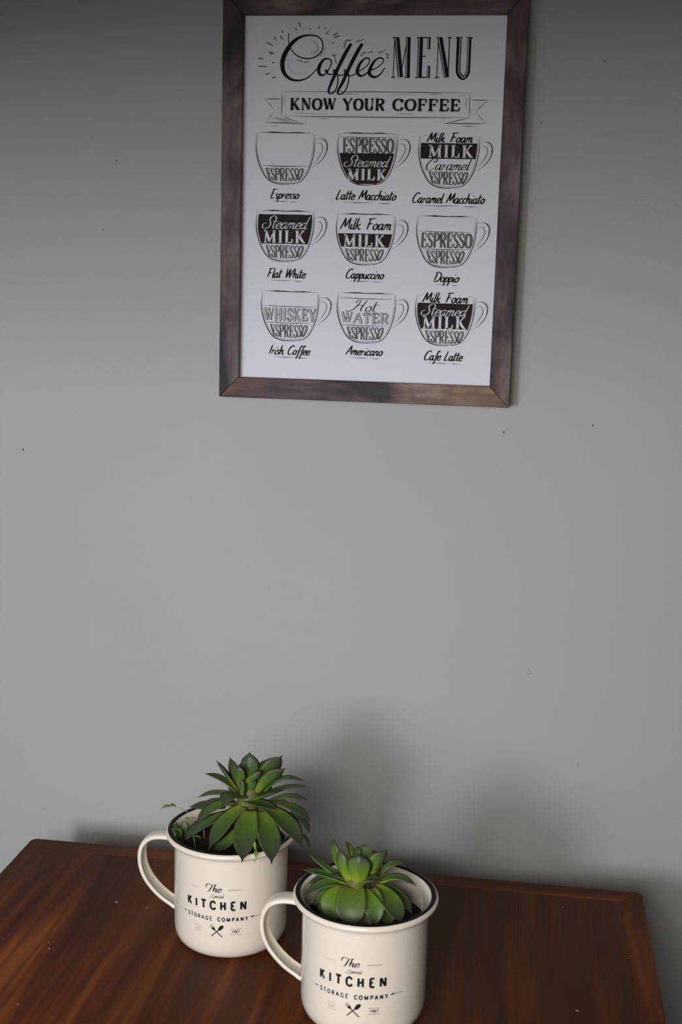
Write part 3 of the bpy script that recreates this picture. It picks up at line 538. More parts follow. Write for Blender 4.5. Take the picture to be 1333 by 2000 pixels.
def cup(name, o_, parts, label):
    global t
    t = Ink(); ox, oy = o_
    A = lambda P: [(x+ox, y+oy) for x, y in P]
    def st(P, w_=.04, mat=0, tp=(.3, .3)): t.line(A(P), w_, mat, 2, taper=tp, rag=.12)
    st(BODY[:8], .075); st(BODY[6:], .065); st([(x+.09, y+.03) for x, y in BODY[1:6]], .025, 2); st([(x-.12, y+.02) for x, y in BODY[8:]], .028, 2)
    st([(1.1, -3.66), (2.3, -3.78), (3.3, -3.68)], .03, 2); st([(-.12, -.5), (-.16, -1.1), (-.1, -1.6)], .02, 3)
    st([(.15, 0), (1.2, .03), (2.3, 0), (3.3, .02), (4.4, -.02)], [.03, .1, .06, .09, .03]); st([(.9, -.06), (1.5, -.08)], .025, 2)
    st(HO, [.03, .05, .075, .075, .06, .05, .04]); st([(x+.07, y+.07) for x, y in HO[1:5]], .022, 2); st(HI, [.03, .045, .05, .04, .03, .025]); st([(x-.07, y+.02) for x, y in HI[2:5]], .02, 3)
    for p in parts:
        k = p[0]
        if k == 'line':
            _, x0_, x1_, y_ = p; y_ -= 0; t.line([(x0_, y_), ((x0_+x1_)/2, y_-.02), (x1_, y_)], [.02, .055, .05, .02], 0, 2, rag=.1); t.line([(x0_+.4, y_+.06), (x0_+1.0, y_+.07)], .02, 2, 2, smooth=False)
        elif k == 'fill':
            _, v1, v0 = p; ys = [v1-oy+(v0-v1)*i/14 for i in range(15)]; Lp, Rp = [], []
            for y_ in ys:
                c_ = contour(max(y_, -3.84)); Lp.append((c_[0]+.13+ox, y_+oy)); Rp.append((c_[1]-.17+ox, y_+oy))
            t.quadstrip(Lp, Rp, 4, 1)
            for _i in range(30):
                y_ = random.uniform(ys[-1]+.25, ys[0]-.2); c_ = contour(max(y_, -3.7)); x = random.uniform(c_[0]+.3, c_[1]-.8); ln = random.uniform(.15, .45)
                if c_[1]-c_[0] < 1.5 or y_+ln*.7 > ys[0]-.05: continue
                t.line([(x+ox, y_+oy), (x+ln+ox, y_+ln*.62+oy)], .022, 3, 2, smooth=False, taper=(.2, .2))
            t.line([(Lp[0][0]+.02, v1), (Rp[0][0]-.02, v1)], .05, 0, 2, smooth=False, sub=.4, rag=.4)
        elif k == 'E':        # straight condensed line
            _, u0, u1, vb, vt = p; roman(t, 'ESPRESSO', u0, u1, vb, vt, .19, .07, 2, 2, gap=.07); roman(t, 'ESPRESSO', u0, u1, vb, vt, .04, .0, 3, 3, gap=.07)
        elif k == 'e':        # squeezed into the bowl
            _, u0, u1, vb, vt = p; roman(t, 'ESPRESSO', u0, u1, vb-.02, vt, .14, .05, 2, 2, gap=.07, warp=bowl); roman(t, 'ESPRESSO', u0, u1, vb-.02, vt, .03, .0, 3, 3, gap=.06, warp=bowl)
        elif k == 'MILK':
            _, u0, u1, vb, vt = p; roman(t, 'MILK', u0, u1, vb, vt, .23, .1, 3, 3, gap=.2); roman(t, 'MILK', u0, u1, vb, vt, .17, .07, 1, 4, gap=.2)
        elif k == 'out':
            _, s_, u0, u1, vb, vt = p; roman(t, s_, u0, u1, vb, vt, .22, .12, 2, 3, gap=.1); roman(t, s_, u0, u1, vb, vt, .15, .04, 3, 4, gap=.1); roman(t, s_, u0, u1, vb, vt, .05, .02, 1, 5, gap=.1, shift=(-.03, 0))
        elif k == 'brush': script(t, p[1], *p[2:6], (.078, .12, 1.0), 0, 5, .35)
        elif k == 'white': script(t, p[1], *p[2:6], (.035, .085, 1.2), 1, 5, .5, True)
        elif k == 'pen': script(t, p[1], *p[2:6], (.035, .10, 1.2), 0, 5, .45, True)
        elif k == 'blank':    # paper shows where the rim line breaks behind the words
            t.poly([(p[1], p[3]), (p[2], p[3]), (p[2], p[4]), (p[1], p[4])], 1, 3)
    t.build('cup_drawing', on_sheet, INK, sheet, label)
cup('c', (-8.93, 5.2), [('line', -8.5, -4.85, 2.7), ('e', -8.31, -5.09, 1.6, 2.52)], 'sketched cup with an espresso layer at the bottom, top row')
cup('c', (-2.47, 5.22), [('line', -2.3, 1.85, 4.93), ('E', -2.15, 1.8, 3.8, 4.82), ('fill', 3.72, 1.42), ('white', 'Steamed', -1.95, 1.55, 2.72, 3.55), ('MILK', -1.75, 1.3, 1.75, 2.52)], 'sketched cup with espresso above a dark milk layer, top row')
cup('c', (3.84, 5.1), [('blank', 4.35, 7.9, 5.04, 5.2), ('brush', 'Milk Foam', 4.35, 7.95, 4.63, 5.35), ('fill', 4.54, 3.4), ('MILK', 4.5, 7.9, 3.54, 4.38), ('pen', 'Caramel', 4.35, 7.8, 2.56, 3.4), ('e', 4.5, 7.73, 1.5, 2.42)], 'sketched cup with milk foam, milk, caramel and espresso layers')
cup('c', (-8.83, -.74), [('fill', -1.02, -3.27), ('white', 'Steamed', -8.35, -4.7, -2.1, -1.15), ('MILK', -8.3, -4.98, -3.15, -2.27), ('e', -8.21, -4.95, -4.34, -3.4)], 'sketched cup with dark steamed milk above espresso, middle row')
cup('c', (-2.41, -.87), [('brush', 'Milk Foam', -2.2, 1.95, -2.03, -1.15), ('fill', -2.37, -3.38), ('MILK', -1.9, 1.33, -3.3, -2.47), ('e', -1.84, 1.41, -4.44, -3.54)], 'sketched cup with foam, dark milk and espresso, middle row')
cup('c', (3.91, -.92), [('line', 4.05, 8.05, -2.08), ('E', 4.2, 8.14, -3.26, -2.2), ('line', 4.15, 7.96, -3.4), ('e', 4.55, 7.73, -4.5, -3.54)], 'sketched cup with two espresso layers, middle row')
cup('c', (-8.3, -6.98), [('line', -8.14, -4.0, -8.13), ('out', 'WHISKEY', -8.15, -3.95, -9.24, -8.34), ('line', -8.04, -4.39, -9.43), ('e', -7.73, -4.49, -10.56, -9.6)], 'sketched cup with whiskey above espresso, bottom row')
cup('c', (-2.17, -6.95), [('line', -2.11, 2.02, -7.35), ('pen', 'Hot', -1.0, 1.0, -8.38, -7.5), ('out', 'WATER', -1.9, 1.85, -9.24, -8.5), ('line', -1.9, 1.86, -9.45), ('e', -1.54, 1.61, -10.56, -9.6)], 'sketched cup with hot water above espresso, bottom row')
cup('c', (4.05, -6.96), [('blank', 4.5, 8.1, -7.06, -6.84), ('brush', 'Milk Foam', 4.47, 8.15, -7.5, -6.72), ('fill', -7.58, -9.55), ('white', 'Steamed', 4.5, 8.1, -8.5, -7.64), ('MILK', 4.55, 7.95, -9.48, -8.6), ('e', 4.71, 7.93, -10.63, -9.7)], 'sketched cup with foam, dark steamed milk and espresso, bottom row')
for (s_, u0, u1, vb, vt) in (('Espresso', -7.85, -5.45, .22, .95), ('Latte Macchiato', -2.62, 2.2, .23, .98), ('Caramel Macchiato', 3.35, 9.05, .09, .85), ('Flat White', -8.05, -4.8, -5.9, -5.16), ('Cappuccino', -1.7, 1.45, -5.8, -5.07), ('Doppio', 5.28, 7.35, -5.9, -5.16), ('Irish Coffee', -7.72, -4.3, -11.95, -11.22), ('Americano', -1.5, 1.54, -11.8, -11.07), ('Cafe Latte', 4.75, 7.88, -12.0, -11.26)):
    t = Ink(); script(t, s_, u0, u1, vb, vt, (.075, .118, 1.0), 0, 0, .35)
    L_ = u1-u0; y = vb-.2
    t.line([(u0+.12*L_, y), (u0+.4*L_, y-.02), (u0+.62*L_, y)], [.015, .05, .02], 0, 0); t.line([(u0+.7*L_, y-.03), (u0+.8*L_, y-.05), (u0+.9*L_, y-.03)], [.02, .05, .02], 0, 0)
    t.build('caption_lettering', on_sheet, INK, sheet)

# ------------------------------------------------------------------ enamel mugs
def make_mug(x, y, turn, label):
    """turn: direction (deg) the printed logo faces; the handle stands 90 deg clockwise of it"""
    root = tag(empty('enamel_mug', (x, y, 0), (0, 0, math.radians(turn))), label, 'mug', 'cream enamel mugs used as planters')
    prof = [(0, .12), (2.9, .12), (3.1, .0), (3.35, .02), (3.62, .16), (3.83, .42), (3.95, .78), (4.0, 1.2), (4.0, 3), (4.0, 5), (4.0, 7.0), (4.02, 7.3), (4.1, 7.46), (4.3, 7.53), (4.5, 7.62), (4.6, 7.78), (4.6, 7.9), (4.53, 8.0), (4.46, 8.045)]
    inner = [(4.14, 8.0), (4.03, 7.92), (3.95, 7.75), (3.9, 7.4), (3.87, 5), (3.87, 1.2), (3.7, .6), (3.2, .35), (0, .3)]
    v, f = lathe(prof, 128); v2, f2 = lathe(inner, 128); k = len(v)
    mesh_obj('body', v+v2, f+[tuple(i+k for i in g_) for g_ in f2], MAT_ENAMEL, root, True)
    v, f = lathe([(4.46, 8.045), (4.43, 8.065), (4.32, 8.085), (4.2, 8.065), (4.14, 8.0)], 128)
    rb = mesh_obj('rim_band', v, f, MAT_BLACK, root, True); rb['label'] = 'black enamel band round the rim'
    # handle: bent strip with both edges curled inwards; local frame: logo faces +x, handle leaves along -y... (90 deg clockwise)
    path = catmull([(3.93, 6.95), (4.7, 7.04), (5.55, 6.95), (6.2, 6.6), (6.6, 5.95), (6.7, 5.15), (6.55, 4.3), (6.15, 3.5), (5.5, 2.75), (4.8, 2.2), (3.93, 1.72)], 6)
    sec = [(-.62, -.17), (-.64, -.05), (-.6, .06), (-.48, .12), (-.25, .14), (0, .15), (.25, .14), (.48, .12), (.6, .06), (.64, -.05), (.62, -.17), (.54, -.2), (.5, -.1), (.42, -.01), (.2, .02), (0, .03), (-.2, .02), (-.42, -.01), (-.5, -.1), (-.54, -.2)]
    n = len(sec); vs_, fs_ = [], []
    for i, p in enumerate(path):
        d_ = (path[min(i+1, len(path)-1)]-path[max(i-1, 0)]).normalized(); on = Vector((-d_.y, d_.x))
        ws = 1.0 if 2 < i < len(path)-3 else 1.1
        for (a, b_) in sec:
            q_ = p+on*b_; vs_.append((a*ws, -q_.x, q_.y))
        if i:
            for j in range(n): fs_.append(((i-1)*n+j, (i-1)*n+(j+1) % n, i*n+(j+1) % n, i*n+j))
    fs_ += [tuple(range(n))[::-1], tuple(range((len(path)-1)*n, len(path)*n))]
    mesh_obj('handle', vs_, fs_, MAT_ENAMEL, root, True)
    # print on the side: s is arc length to the right of the logo centre, z the height
    L = Ink()
    def on_mug(s_, z, l): a = s_/4.0; r = 4.007+.004*l; return (r*math.cos(a), r*math.sin(a), z)
    roman(L, 'KITCHEN', -2.23, 2.16, 3.87, 4.43, .145, .145, 0, 0, sans=True, gap=.52, sub=.1)
    roman(L, 'STORAGE', -2.15, -.2, 3.04, 3.3, .06, .06, 0, 0, sans=True, gap=.4, sub=.1); roman(L, 'COMPANY', .18, 2.28, 3.04, 3.3, .07, .07, 0, 0, sans=True, gap=.4, sub=.1)
    script(L, 'The', -.55, .5, 5.12, 5.68, (.03, .09, 1.1), 0, 0, .35, True)
    script(L, 'S', -.36, -.1, 4.66, 4.92, (.02, .035, 1), 0, 0, .3, True); script(L, 'pecial', -.1, .62, 4.72, 4.98, (.02, .04, 1), 0, 0, .4)
    L.line([(.9, 5.3), (1.4, 5.31), (1.85, 5.3)], .028, 0, 0); L.line([(-1.87, 5.28), (-1.4, 5.29), (-1.1, 5.28)], .02, 1, 0)
    L.line([(2.45, 3.22), (2.6, 3.25), (2.72, 3.22)], [.05, .12, .05], 0, 0); L.line([(2.7, 3.22), (3.0, 3.23), (3.3, 3.22)], .03, 0, 0)
    L.line([(-2.35, 3.2), (-2.47, 3.22), (-2.6, 3.21)], [.04, .1, .03], 0, 0); L.line([(-2.6, 3.22), (-2.9, 3.24), (-3.1, 3.25)], .02, 1, 0)
    # crossed fork and spoon
    cx_, cz_ = .13, 2.25
    L.line([(cx_-.38, cz_-.36), (cx_+.12, cz_+.13)], .07, 0, 0, smooth=False, sub=.1); L.line([(cx_+.38, cz_-.38), (cx_-.16, cz_+.14)], .07, 0, 0, smooth=False, sub=.1)
    L.line([(cx_+.1, cz_+.1), (cx_+.2, cz_+.2), (cx_+.32, cz_+.34), (cx_+.46, cz_+.46)], [.06, .22, .27, .1], 0, 0)
    L.line([(cx_-.14, cz_+.12), (cx_-.22, cz_+.2), (cx_-.3, cz_+.27)], [.1, .2, .22], 0, 0)
    for k_ in (-.07, 0, .07): L.line([(cx_-.28+k_*.8, cz_+.26+k_), (cx_-.45+k_*.8, cz_+.43+k_)], .035, 0, 0, smooth=False)
    roman(L, 'EST', -1.47, -1.03, 2.2, 2.34, .03, .03, 1, 0, sans=True, gap=.2); roman(L, '1987', 1.16, 1.68, 2.2, 2.34, .04, .04, 0, 0, sans=True, gap=.12)
    for (a, b_, z_, m_) in ((-1.6, -1.0, 2.47, 1), (-1.55, -.95, 2.08, 1), (1.05, 1.82, 2.46, 0), (1.05, 1.82, 2.07, 0)): L.line([(a, z_), ((a+b_)/2, z_), (b_, z_)], .022, m_, 0)
    pl = L.build('printed_logo', on_mug, [MAT_MUGINK, MAT_MUGGREY], root); pl['label'] = 'black printed kitchen logo with crossed fork and spoon'
    return root
M1, M2 = (-13.017, -19.230), (-2.570, -26.990)
make_mug(*M1, 267.0, 'cream enamel mug holding the tall dark succulent')
make_mug(*M2, 265.7, 'cream enamel mug holding the small bright succulent, black rim showing')

# ------------------------------------------------------------------ soil
def soil(x, y, zt, seed, label):
    random.seed(seed); rings, n = 16, 48; R0 = 3.86; v, f = [(0, 0, zt+.25)], []
    for i in range(1, rings+1):
        for k in range(n):
            a = k*2*math.pi/n; r = R0*i/rings; v.append((r*math.cos(a), r*math.sin(a), zt+.25*(1-i/rings)+(random.uniform(-.09, .09) if i < rings else 0)))
    for k in range(n): f.append((0, 1+k, 1+(k+1) % n))
    for i in range(rings-1):
        for k in range(n): f.append((1+i*n+k, 1+(i+1)*n+k, 1+(i+1)*n+(k+1) % n, 1+i*n+(k+1) % n))
    k0 = len(v); v += [(R0*math.cos(k*2*math.pi/n), R0*math.sin(k*2*math.pi/n), zt-2) for k in range(n)]; base = 1+(rings-1)*n
    for k in range(n): f.append((base+k, k0+k, k0+(k+1) % n, base+(k+1) % n))
    f.append(tuple(range(k0, k0+n))[::-1])
    for _ in range(170):
        a = random.uniform(0, 6.283); r = R0*.95*math.sqrt(random.random()); s_ = random.uniform(.04, .14); c_ = Vector((r*math.cos(a), r*math.sin(a), zt+.25*(1-r/R0)+.05)); k = len(v)
        for dx, dy, dz in ((1, 0, 0), (-1, 0, 0), (0, 1, 0), (0, -1, 0), (0, 0, 1), (0, 0, -1)):
            v.append(tuple(c_+Vector((dx, dy, dz*.8))*s_*random.uniform(.6, 1.3)))
        for g_ in ((0, 2, 4), (2, 1, 4), (1, 3, 4), (3, 0, 4), (2, 0, 5), (1, 2, 5), (3, 1, 5), (0, 3, 5)): f.append(tuple(k+i for i in g_))
    o = mesh_obj('potting_soil', v, f, MAT_SOIL); o.location = (x*CM, y*CM, 0)
    tag(o, label, 'soil', kind='stuff')
soil(*M1, 7.0, 1, 'dark potting soil in the mug of the tall dark succulent'); soil(*M2, 6.2, 2, 'dark potting soil in the mug of the small bright succulent')

# ------------------------------------------------------------------ succulents
def leaf_mesh(B, Mp, Tp, W, tone, az, mat, parent, name='leaf', base=.5, thick=.17, ns=16, nx=8, cupk=.16):
    B, Mp, Tp = Vector(B), Vector(Mp), Vector(Tp); C1 = 2*Mp-(B+Tp)/2
    d_ = (Tp-B).normalized()
    if az is not None:
        a = math.radians(az); out = Vector((math.cos(a), math.sin(a), 0))
    else:
        out = Vector((d_.x, d_.y, 0)); out = out.normalized() if out.length > .05 else Vector((0, -1, 0))
    side = Vector((-out.y, out.x, 0)); side = (side-d_*side.dot(d_)).normalized()
    v, f, al, ac = [], [], [], []
    for i in range(ns+1):
        tt = i/ns; p = B*(1-tt)**2+C1*2*tt*(1-tt)+Tp*tt**2
        tg = ((C1-B)*(1-tt)+(Tp-C1)*tt).normalized(); nrm = side.cross(tg).normalized()      # upper face
        if az is None and nrm.z < 0 or az is not None and (nrm.z < -.02 or nrm.dot(out) > .3 and nrm.z < .3): nrm = -nrm
        s_ = (base+(1-base)*math.sin(min(tt/.58, 1)*math.pi/2))*(1 if tt < .58 else max(0, 1-((tt-.58)/.38)**2.1))
        if tt > .85: s_ = max(s_, .09*(1-(tt-.85)/.15)+.015)
        hw = max(W*s_/2, .012); th = thick*(1.15-.75*tt)*(.35+.65*min(1, s_*1.3))
        if i == ns: th = .01
        for j in range(nx+1):          # upper face, cupped
            x = -1+2*j/nx; v.append(tuple(p+side*(x*hw)+nrm*(cupk*hw*x*x*1.4))); al.append(tt); ac.append(abs(x))
        for j in range(nx-1, 0, -1):   # lower face, keeled
            x = -1+2*j/nx; v.append(tuple(p+side*(x*hw)+nrm*(cupk*hw*x*x*1.4-th*(1-x*x)**.6-.03*W*s_*max(0, 1-abs(x)*4)))); al.append(tt); ac.append(abs(x)*.9)
        m_ = 2*nx
        if i:
            for j in range(m_): f.append(((i-1)*m_+j, (i-1)*m_+(j+1) % m_, i*m_+(j+1) % m_, i*m_+j))
    f.append(tuple(range(2*nx))[::-1]); f.append(tuple(range(ns*2*nx, (ns+1)*2*nx)))
    o = mesh_obj(name, v, f, mat, parent, True); me = o.data
    for nm, vals in (('along', al), ('across', ac), ('tone', [tone]*len(v))):
        at = me.attributes.new(nm, 'FLOAT', 'POINT'); at.data.foreach_set('value', vals)
    return o
def tube(pts, radii, n=8):
    Q = catmull(pts, 5); v, f = [], []
    for i, p in enumerate(Q):
        d_ = (Q[min(i+1, len(Q)-1)]-Q[max(i-1, 0)]).normalized(); a = d_.orthogonal().normalized(); b_ = d_.cross(a)
        x = i/(len(Q)-1)*(len(radii)-1); j = min(int(x), len(radii)-2); r = radii[j]*(1-(x-j))+radii[j+1]*(x-j)
        for k in range(n): an = k*2*math.pi/n; v.append(tuple(p+(a*math.cos(an)+b_*math.sin(an))*r))
        if i:
            for k in range(n): f.append(((i-1)*n+k, (i-1)*n+(k+1) % n, i*n+(k+1) % n, i*n+k))
    f += [tuple(range(n))[::-1], tuple(range((len(Q)-1)*n, len(Q)*n))]
    return v, f
# each leaf: base, middle, tip (cm from the mug's centre), width, tone (0 green .. 1 purple grey), facing
LEAVES_TALL = [
    ((1.08,-0.9,10.07),(0.01,-1.9,9.26),(-0.87,-3.3,7.77),1.55,0.25,None),
    ((1.58,-1.1,9.92),(1.65,-2.9,9.1),(1.85,-5.05,7.91),1.65,0.25,None),
    ((2.27,-1.0,9.87),(3.14,-2.7,9.08),(3.85,-4.95,7.93),1.6,0.3,None),
    ((2.49,-0.8,10.07),(4.05,-1.8,9.62),(5.61,-3.0,8.4),1.7,0.3,None),
    ((3.3,-0.3,10.26),(4.61,-0.7,10.07),(5.82,-1.0,9.39),1.0,0.5,None),
    ((4.17,0.0,9.53),(5.13,-0.2,9.01),(5.62,-0.3,8.2),0.8,0.9,None),
    ((2.48,-0.1,10.18),(3.98,-0.1,10.68),(5.46,0.0,10.53),0.8,0.4,None),
    ((1.14,-0.6,10.35),(2.26,-1.6,10.66),(3.76,-2.4,10.66),1.25,0.35,None),
    ((1.12,-0.5,10.58),(0.25,-1.6,11.0),(-0.16,-2.2,10.52),1.3,0.7,None),
    ((0.29,-0.6,10.21),(-1.05,-1.3,9.93),(-2.14,-2.0,8.89),1.25,0.2,None),
    ((0.05,0.2,9.86),(-1.26,0.4,9.67),(-2.28,0.6,9.45),1.0,0.8,None),
    ((-0.55,0.2,9.47),(-2.0,0.4,9.26),(-3.25,0.6,9.07),1.4,0.95,None),
    ((0.25,-0.7,9.5),(-1.62,-1.6,8.79),(-2.81,-2.3,7.85),1.5,0.6,None),
    ((0.61,0.0,10.47),(-1.31,0.3,10.39),(-2.63,0.5,9.81),0.75,0.5,None),
    ((0.48,0.0,10.66),(-0.76,0.2,11.47),(-2.11,0.4,11.72),0.75,0.3,None),
    ((0.41,0.3,10.74),(-0.48,0.4,11.79),(-1.31,0.6,12.72),1.1,0.5,200),
    ((0.54,0.3,10.89),(-0.09,0.6,11.81),(-0.37,0.9,12.91),1.5,0.7,225),
    ((1.27,0.0,11.2),(1.24,0.0,12.56),(1.18,0.2,13.64),1.35,0.45,265),
    ((0.86,-0.4,11.47),(0.71,-0.8,12.36),(0.64,-0.8,13.04),0.85,0.1,250),
    ((0.98,-0.8,10.83),(0.92,-1.0,11.51),(0.98,-1.0,12.12),0.55,0.3,240),
    ((1.77,0.1,11.2),(2.63,0.3,12.34),(3.48,0.4,13.47),1.5,0.5,300),
    ((1.54,0.6,11.12),(1.99,0.9,12.2),(2.48,1.2,12.88),1.1,0.7,330),
    ((1.86,-0.3,10.96),(2.79,-0.5,12.07),(3.88,-0.5,12.94),1.15,0.2,290),
    ((1.11,-0.5,11.66),(1.68,-0.8,12.23),(2.29,-0.8,12.75),0.6,0.2,260),
    ((2.28,0.2,10.86),(3.49,0.3,11.83),(5.2,0.3,11.72),0.7,0.35,None),
    ((1.95,-0.1,10.55),(3.64,-0.1,11.29),(5.42,-0.1,11.54),0.75,0.5,None),
    ((1.58,-0.5,10.48),(2.71,-1.0,11.12),(3.9,-1.2,11.63),1.0,0.4,None),
    ((0.57,-1.2,8.39),(0.11,-2.0,7.76),(-0.78,-2.6,7.38),1.2,0.1,None),
    ((5.08,0.2,7.87),(5.4,0.1,7.46),(5.58,0.0,6.84),0.35,1.3,None),
    ((1.45,-0.8,9.65),(2.25,-1.8,8.93),(2.43,-2.6,7.7),1.3,0.3,None),
    ((0.71,0.8,9.87),(0.09,1.8,10.03),(-0.36,2.6,10.3),1.4,0.3,None),
    ((1.38,0.8,9.92),(1.97,1.8,10.11),(2.11,2.4,10.43),1.4,0.3,None),
    ((1.09,0.9,9.86),(0.99,2.0,10.02),(0.82,2.8,10.24),1.4,0.3,None),
    ((-0.04,0.6,9.48),(-1.05,1.5,9.15),(-1.89,2.2,8.51),1.4,0.5,None),
    ((2.35,0.6,9.67),(3.31,1.5,9.51),(4.06,2.2,8.99),1.4,0.5,None),
    ((0.91,0.4,11.49),(0.73,0.6,12.22),(0.81,0.8,12.76),0.9,0.5,100),
    ((1.42,0.5,11.49),(1.57,0.7,12.17),(1.55,0.8,12.78),0.8,0.6,80),
    ((1.33,-0.3,10.99),(1.45,-0.6,11.59),(1.69,-0.5,12.05),0.9,0.35,270),
]
LEAVES_LOW = [
    ((-0.65,-0.8,8.69),(-0.67,-2.3,8.37),(-0.59,-2.9,6.87),1.65,0.35,None),
    ((-1.13,-0.7,8.44),(-1.81,-1.8,8.16),(-1.84,-2.3,6.66),1.45,0.05,None),
    ((-1.53,-0.4,8.25),(-2.47,-1.0,8.16),(-3.19,-1.4,7.36),0.75,0.1,None),
    ((-1.43,-0.1,8.43),(-2.57,-0.4,8.51),(-3.83,-0.7,7.84),1.1,0.45,None),
    ((-0.62,-0.1,8.42),(-2.31,-0.2,9.02),(-4.18,-0.3,9.33),0.8,0.25,None),
    ((-1.49,0.3,8.69),(-2.7,0.4,9.32),(-3.95,0.4,10.31),0.6,0.3,None),
    ((0.26,-0.8,8.7),(0.71,-2.1,8.4),(0.91,-2.7,6.99),1.1,0.1,None),
    ((0.46,-0.7,8.74),(1.61,-1.6,8.38),(2.56,-2.2,7.18),1.5,0.35,None),
    ((0.99,-0.2,8.62),(2.14,-0.7,8.28),(3.1,-1.1,7.3),0.9,0.4,None),
    ((0.68,0.0,8.57),(1.91,-0.1,9.24),(3.24,-0.2,8.79),0.7,0.3,None),
    ((-0.41,-0.7,8.66),(0.21,-1.2,9.43),(1.16,-1.4,9.58),1.0,0.5,None),
    ((0.78,0.4,8.85),(1.39,0.6,9.67),(2.54,0.8,9.83),0.65,0.5,None),
    ((-0.44,-0.5,8.95),(-0.4,-0.9,10.07),(-0.37,-0.9,10.95),1.35,0.12,268),
    ((-1.05,-0.3,8.95),(-1.54,-0.4,9.96),(-1.68,-0.3,10.94),1.0,0.08,235),
    ((-1.57,0.2,9.36),(-2.13,0.4,10.31),(-2.24,0.6,11.2),1.05,0.6,215),
    ((-0.89,0.0,9.98),(-1.11,0.1,10.69),(-1.38,0.1,11.27),0.5,0.25,150),
    ((-0.13,0.4,9.86),(-0.28,0.6,10.46),(-0.08,0.6,10.99),1.0,0.6,90),
    ((-0.61,0.1,9.96),(-0.72,0.3,10.4),(-0.66,0.4,10.83),0.6,0.8,120),
    ((0.18,-0.2,9.01),(0.63,-0.3,10.22),(1.3,-0.2,11.08),1.05,0.25,300),
    ((0.24,0.4,9.74),(0.39,0.6,10.2),(0.51,0.7,10.56),0.6,0.7,60),
    ((0.3,0.5,9.7),(0.7,0.8,10.06),(1.2,0.9,10.37),0.7,0.6,20),
    ((-1.06,-0.2,8.82),(-1.71,-0.3,9.12),(-2.29,-0.4,9.18),0.5,1.0,None),
    ((-0.31,-0.3,8.71),(-0.02,-0.4,9.32),(0.1,-0.3,9.83),1.2,0.1,280),
    ((-0.91,-0.2,8.83),(-1.29,-0.2,9.27),(-1.33,0.0,9.79),1.1,0.15,230),
    ((-0.73,0.8,8.36),(-1.15,1.7,8.44),(-1.61,2.4,8.38),1.3,0.3,None),
    ((-0.14,0.8,8.41),(0.35,1.7,8.49),(0.57,2.4,8.57),1.3,0.3,None),
    ((-0.25,-0.6,7.85),(0.17,-1.7,7.61),(0.26,-2.2,6.58),1.3,0.5,None),
    ((1.03,-0.4,8.18),(1.48,-1.2,7.7),(1.6,-1.7,6.59),1.1,0.3,None),
    ((-1.54,-0.3,7.89),(-2.4,-0.9,7.49),(-2.61,-1.3,6.75),1.1,0.5,None),
    ((-1.7,0.3,8.36),(-3.02,0.7,8.2),(-3.89,1.0,7.73),1.1,0.6,None),
]

def plant(x, y, leaves, mat, label, stem_pts, stem_r, wide=1.0, base=.5, thick=.17):
    root = tag(empty('succulent_plant', (x, y, 0)), label, 'plant')
    mesh_obj('stem', *tube(stem_pts, stem_r, 12), MAT_STEM, root, True)
    for (B, Mp, Tp, W, tone, az) in leaves: leaf_mesh(B, Mp, Tp, W*wide, tone, az, mat, root, base=base, thick=thick)
    return root
plant(*M1, LEAVES_TALL, MAT_LEAF_TALL, 'tall dark green succulent with stacked rosettes in the rear enamel mug', [(.6, .3, 6.9), (1.0, .0, 8.5), (1.2, -.1, 10.2), (1.5, .1, 11.4), (1.5, .1, 12.0)], [.6, .8, .8, .5, .2], 1.03, .5, .16)
plant(*M2, LEAVES_LOW, MAT_LEAF_LOW, 'small bright green succulent rosette low inside the front enamel mug', [(-.4, 0, 6.2), (-.5, -.1, 7.5), (-.5, -.1, 8.7), (-.4, 0, 9.6)], [.6, .9, .8, .3], 1.2, .66, .22)

# ------------------------------------------------------------------ stray seedlings in the soil
def sprout(name, x, y, stem, r, leaves, mat, label, cat='seedling', stem_mat=None):
    root = tag(empty(name, (x, y, 0)), label, cat)
    mesh_obj('stem', *tube(stem, [r, r*.6], 6), stem_mat or mat, root, True)
    for (B, Mp, Tp, W) in leaves: leaf_mesh(B, Mp, Tp, W, 0, None, mat, root, thick=.04, ns=8, nx=4)
    return root
def plainleafmat(name, c): return newmat(name, c, .5, .3)[0]
sprout('seedling', *M1, [(-1.9, -.2, 7.1), (-2.1, -.2, 8.5), (-2.76, -.35, 8.92), (-3.15, -.8, 9.38), (-3.41, -1.2, 9.76), (-3.7, -1.3, 9.85)], .028, [((-3.68, -1.3, 9.85), (-3.88, -1.4, 9.95), (-4.06, -1.5, 9.88), .5), ((-4.06, -1.5, 9.9), (-4.4, -1.5, 9.85), (-4.72, -1.5, 9.6), .55)], MAT_SPROUT, 'thin pale-stemmed seedling with two leaves reaching out over the mug rim', stem_mat=MAT_PALE)
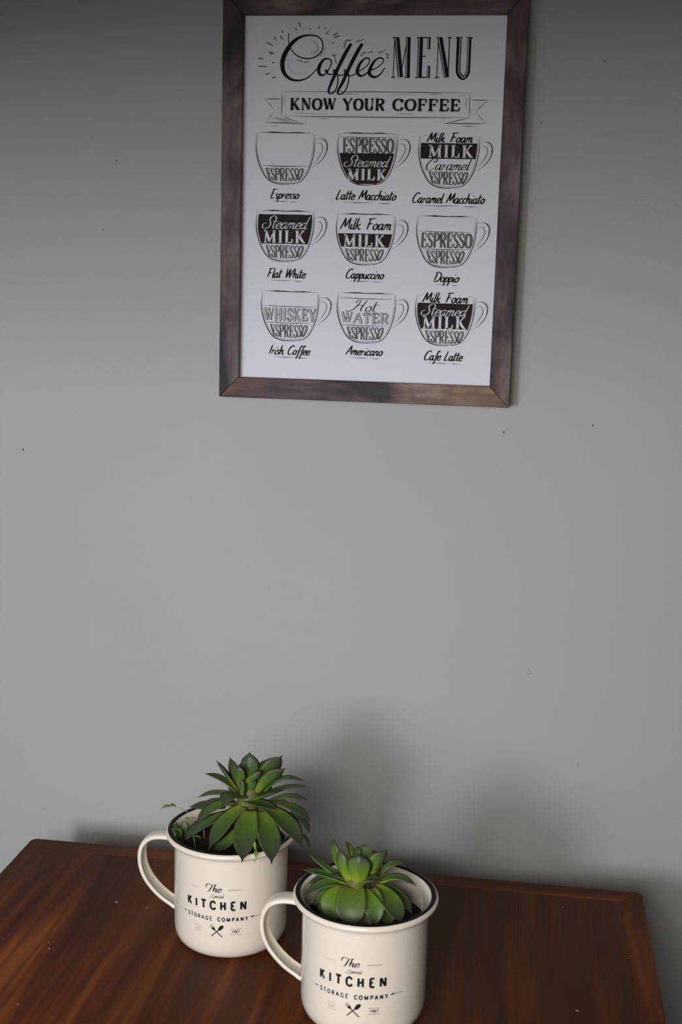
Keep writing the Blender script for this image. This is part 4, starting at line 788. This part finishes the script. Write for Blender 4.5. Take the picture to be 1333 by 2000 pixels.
sprout('weed_sprout', *M1, [(-3.2, -.9, 7.0), (-3.5, -1.0, 7.6), (-3.7, -1.0, 8.2)], .06, [((-3.5, -1.0, 7.5), (-3.85, -.9, 8.0), (-3.75, -.8, 8.5), .5), ((-3.4, -1.1, 7.4), (-3.4, -1.3, 7.9), (-3.45, -1.4, 8.3), .5), ((-3.3, -.8, 7.3), (-3.2, -.7, 8.0), (-3.3, -.6, 8.5), .45), ((-3.5, -1.1, 7.7), (-3.6, -1.7, 8.15), (-3.5, -2.1, 8.0), .3)], MAT_SPROUT_DARK, 'small dark green weed growing against the inside of the mug rim', 'weed')
sprout('seedling', *M1, [(-2.5, -.6, 7.0), (-2.7, -.6, 8.0), (-2.95, -.5, 8.65)], .025, [((-2.9, -.5, 8.6), (-3.1, -.5, 8.7), (-3.3, -.5, 8.6), .2), ((-2.9, -.5, 8.6), (-2.7, -.5, 8.75), (-2.5, -.5, 8.7), .18)], MAT_SPROUT, 'small green seedling standing in the soil behind the dark weed')
sprout('seedling', *M1, [(-2.1, -1.9, 7.0), (-2.2, -1.9, 7.6), (-2.3, -1.9, 8.05)], .03, [((-2.3, -1.8, 8.05), (-2.45, -1.8, 8.2), (-2.62, -1.7, 8.2), .26), ((-2.25, -1.8, 8.0), (-2.0, -1.95, 8.1), (-1.7, -2.05, 8.0), .24)], MAT_SPROUT, 'bright green seedling under the left lower leaves of the tall succulent')
sprout('seedling', *M1, [(2.3, -3.2, 7.1), (2.45, -3.6, 8.0), (2.6, -4.0, 8.5)], .04, [((2.5, -3.8, 8.3), (2.5, -4.0, 8.7), (2.5, -4.0, 9.0), .24), ((2.6, -4.0, 8.45), (2.68, -4.5, 8.4), (2.75, -4.75, 8.15), .28)], MAT_SPROUT, 'bright green seedling hanging over the rim between two large leaves')
sprout('seedling', *M2, [(2.2, .6, 6.3), (2.3, .6, 6.9), (2.4, .5, 7.3)], .03, [((2.4, .5, 7.2), (2.7, .3, 7.4), (2.95, .2, 7.3), .2), ((2.4, .5, 7.2), (2.1, .4, 7.4), (1.9, .3, 7.3), .2), ((2.4, .5, 7.3), (2.4, .4, 7.6), (2.3, .4, 7.8), .18)], MAT_SPROUT_DARK, 'tiny dark seedling on the soil behind the small bright succulent')
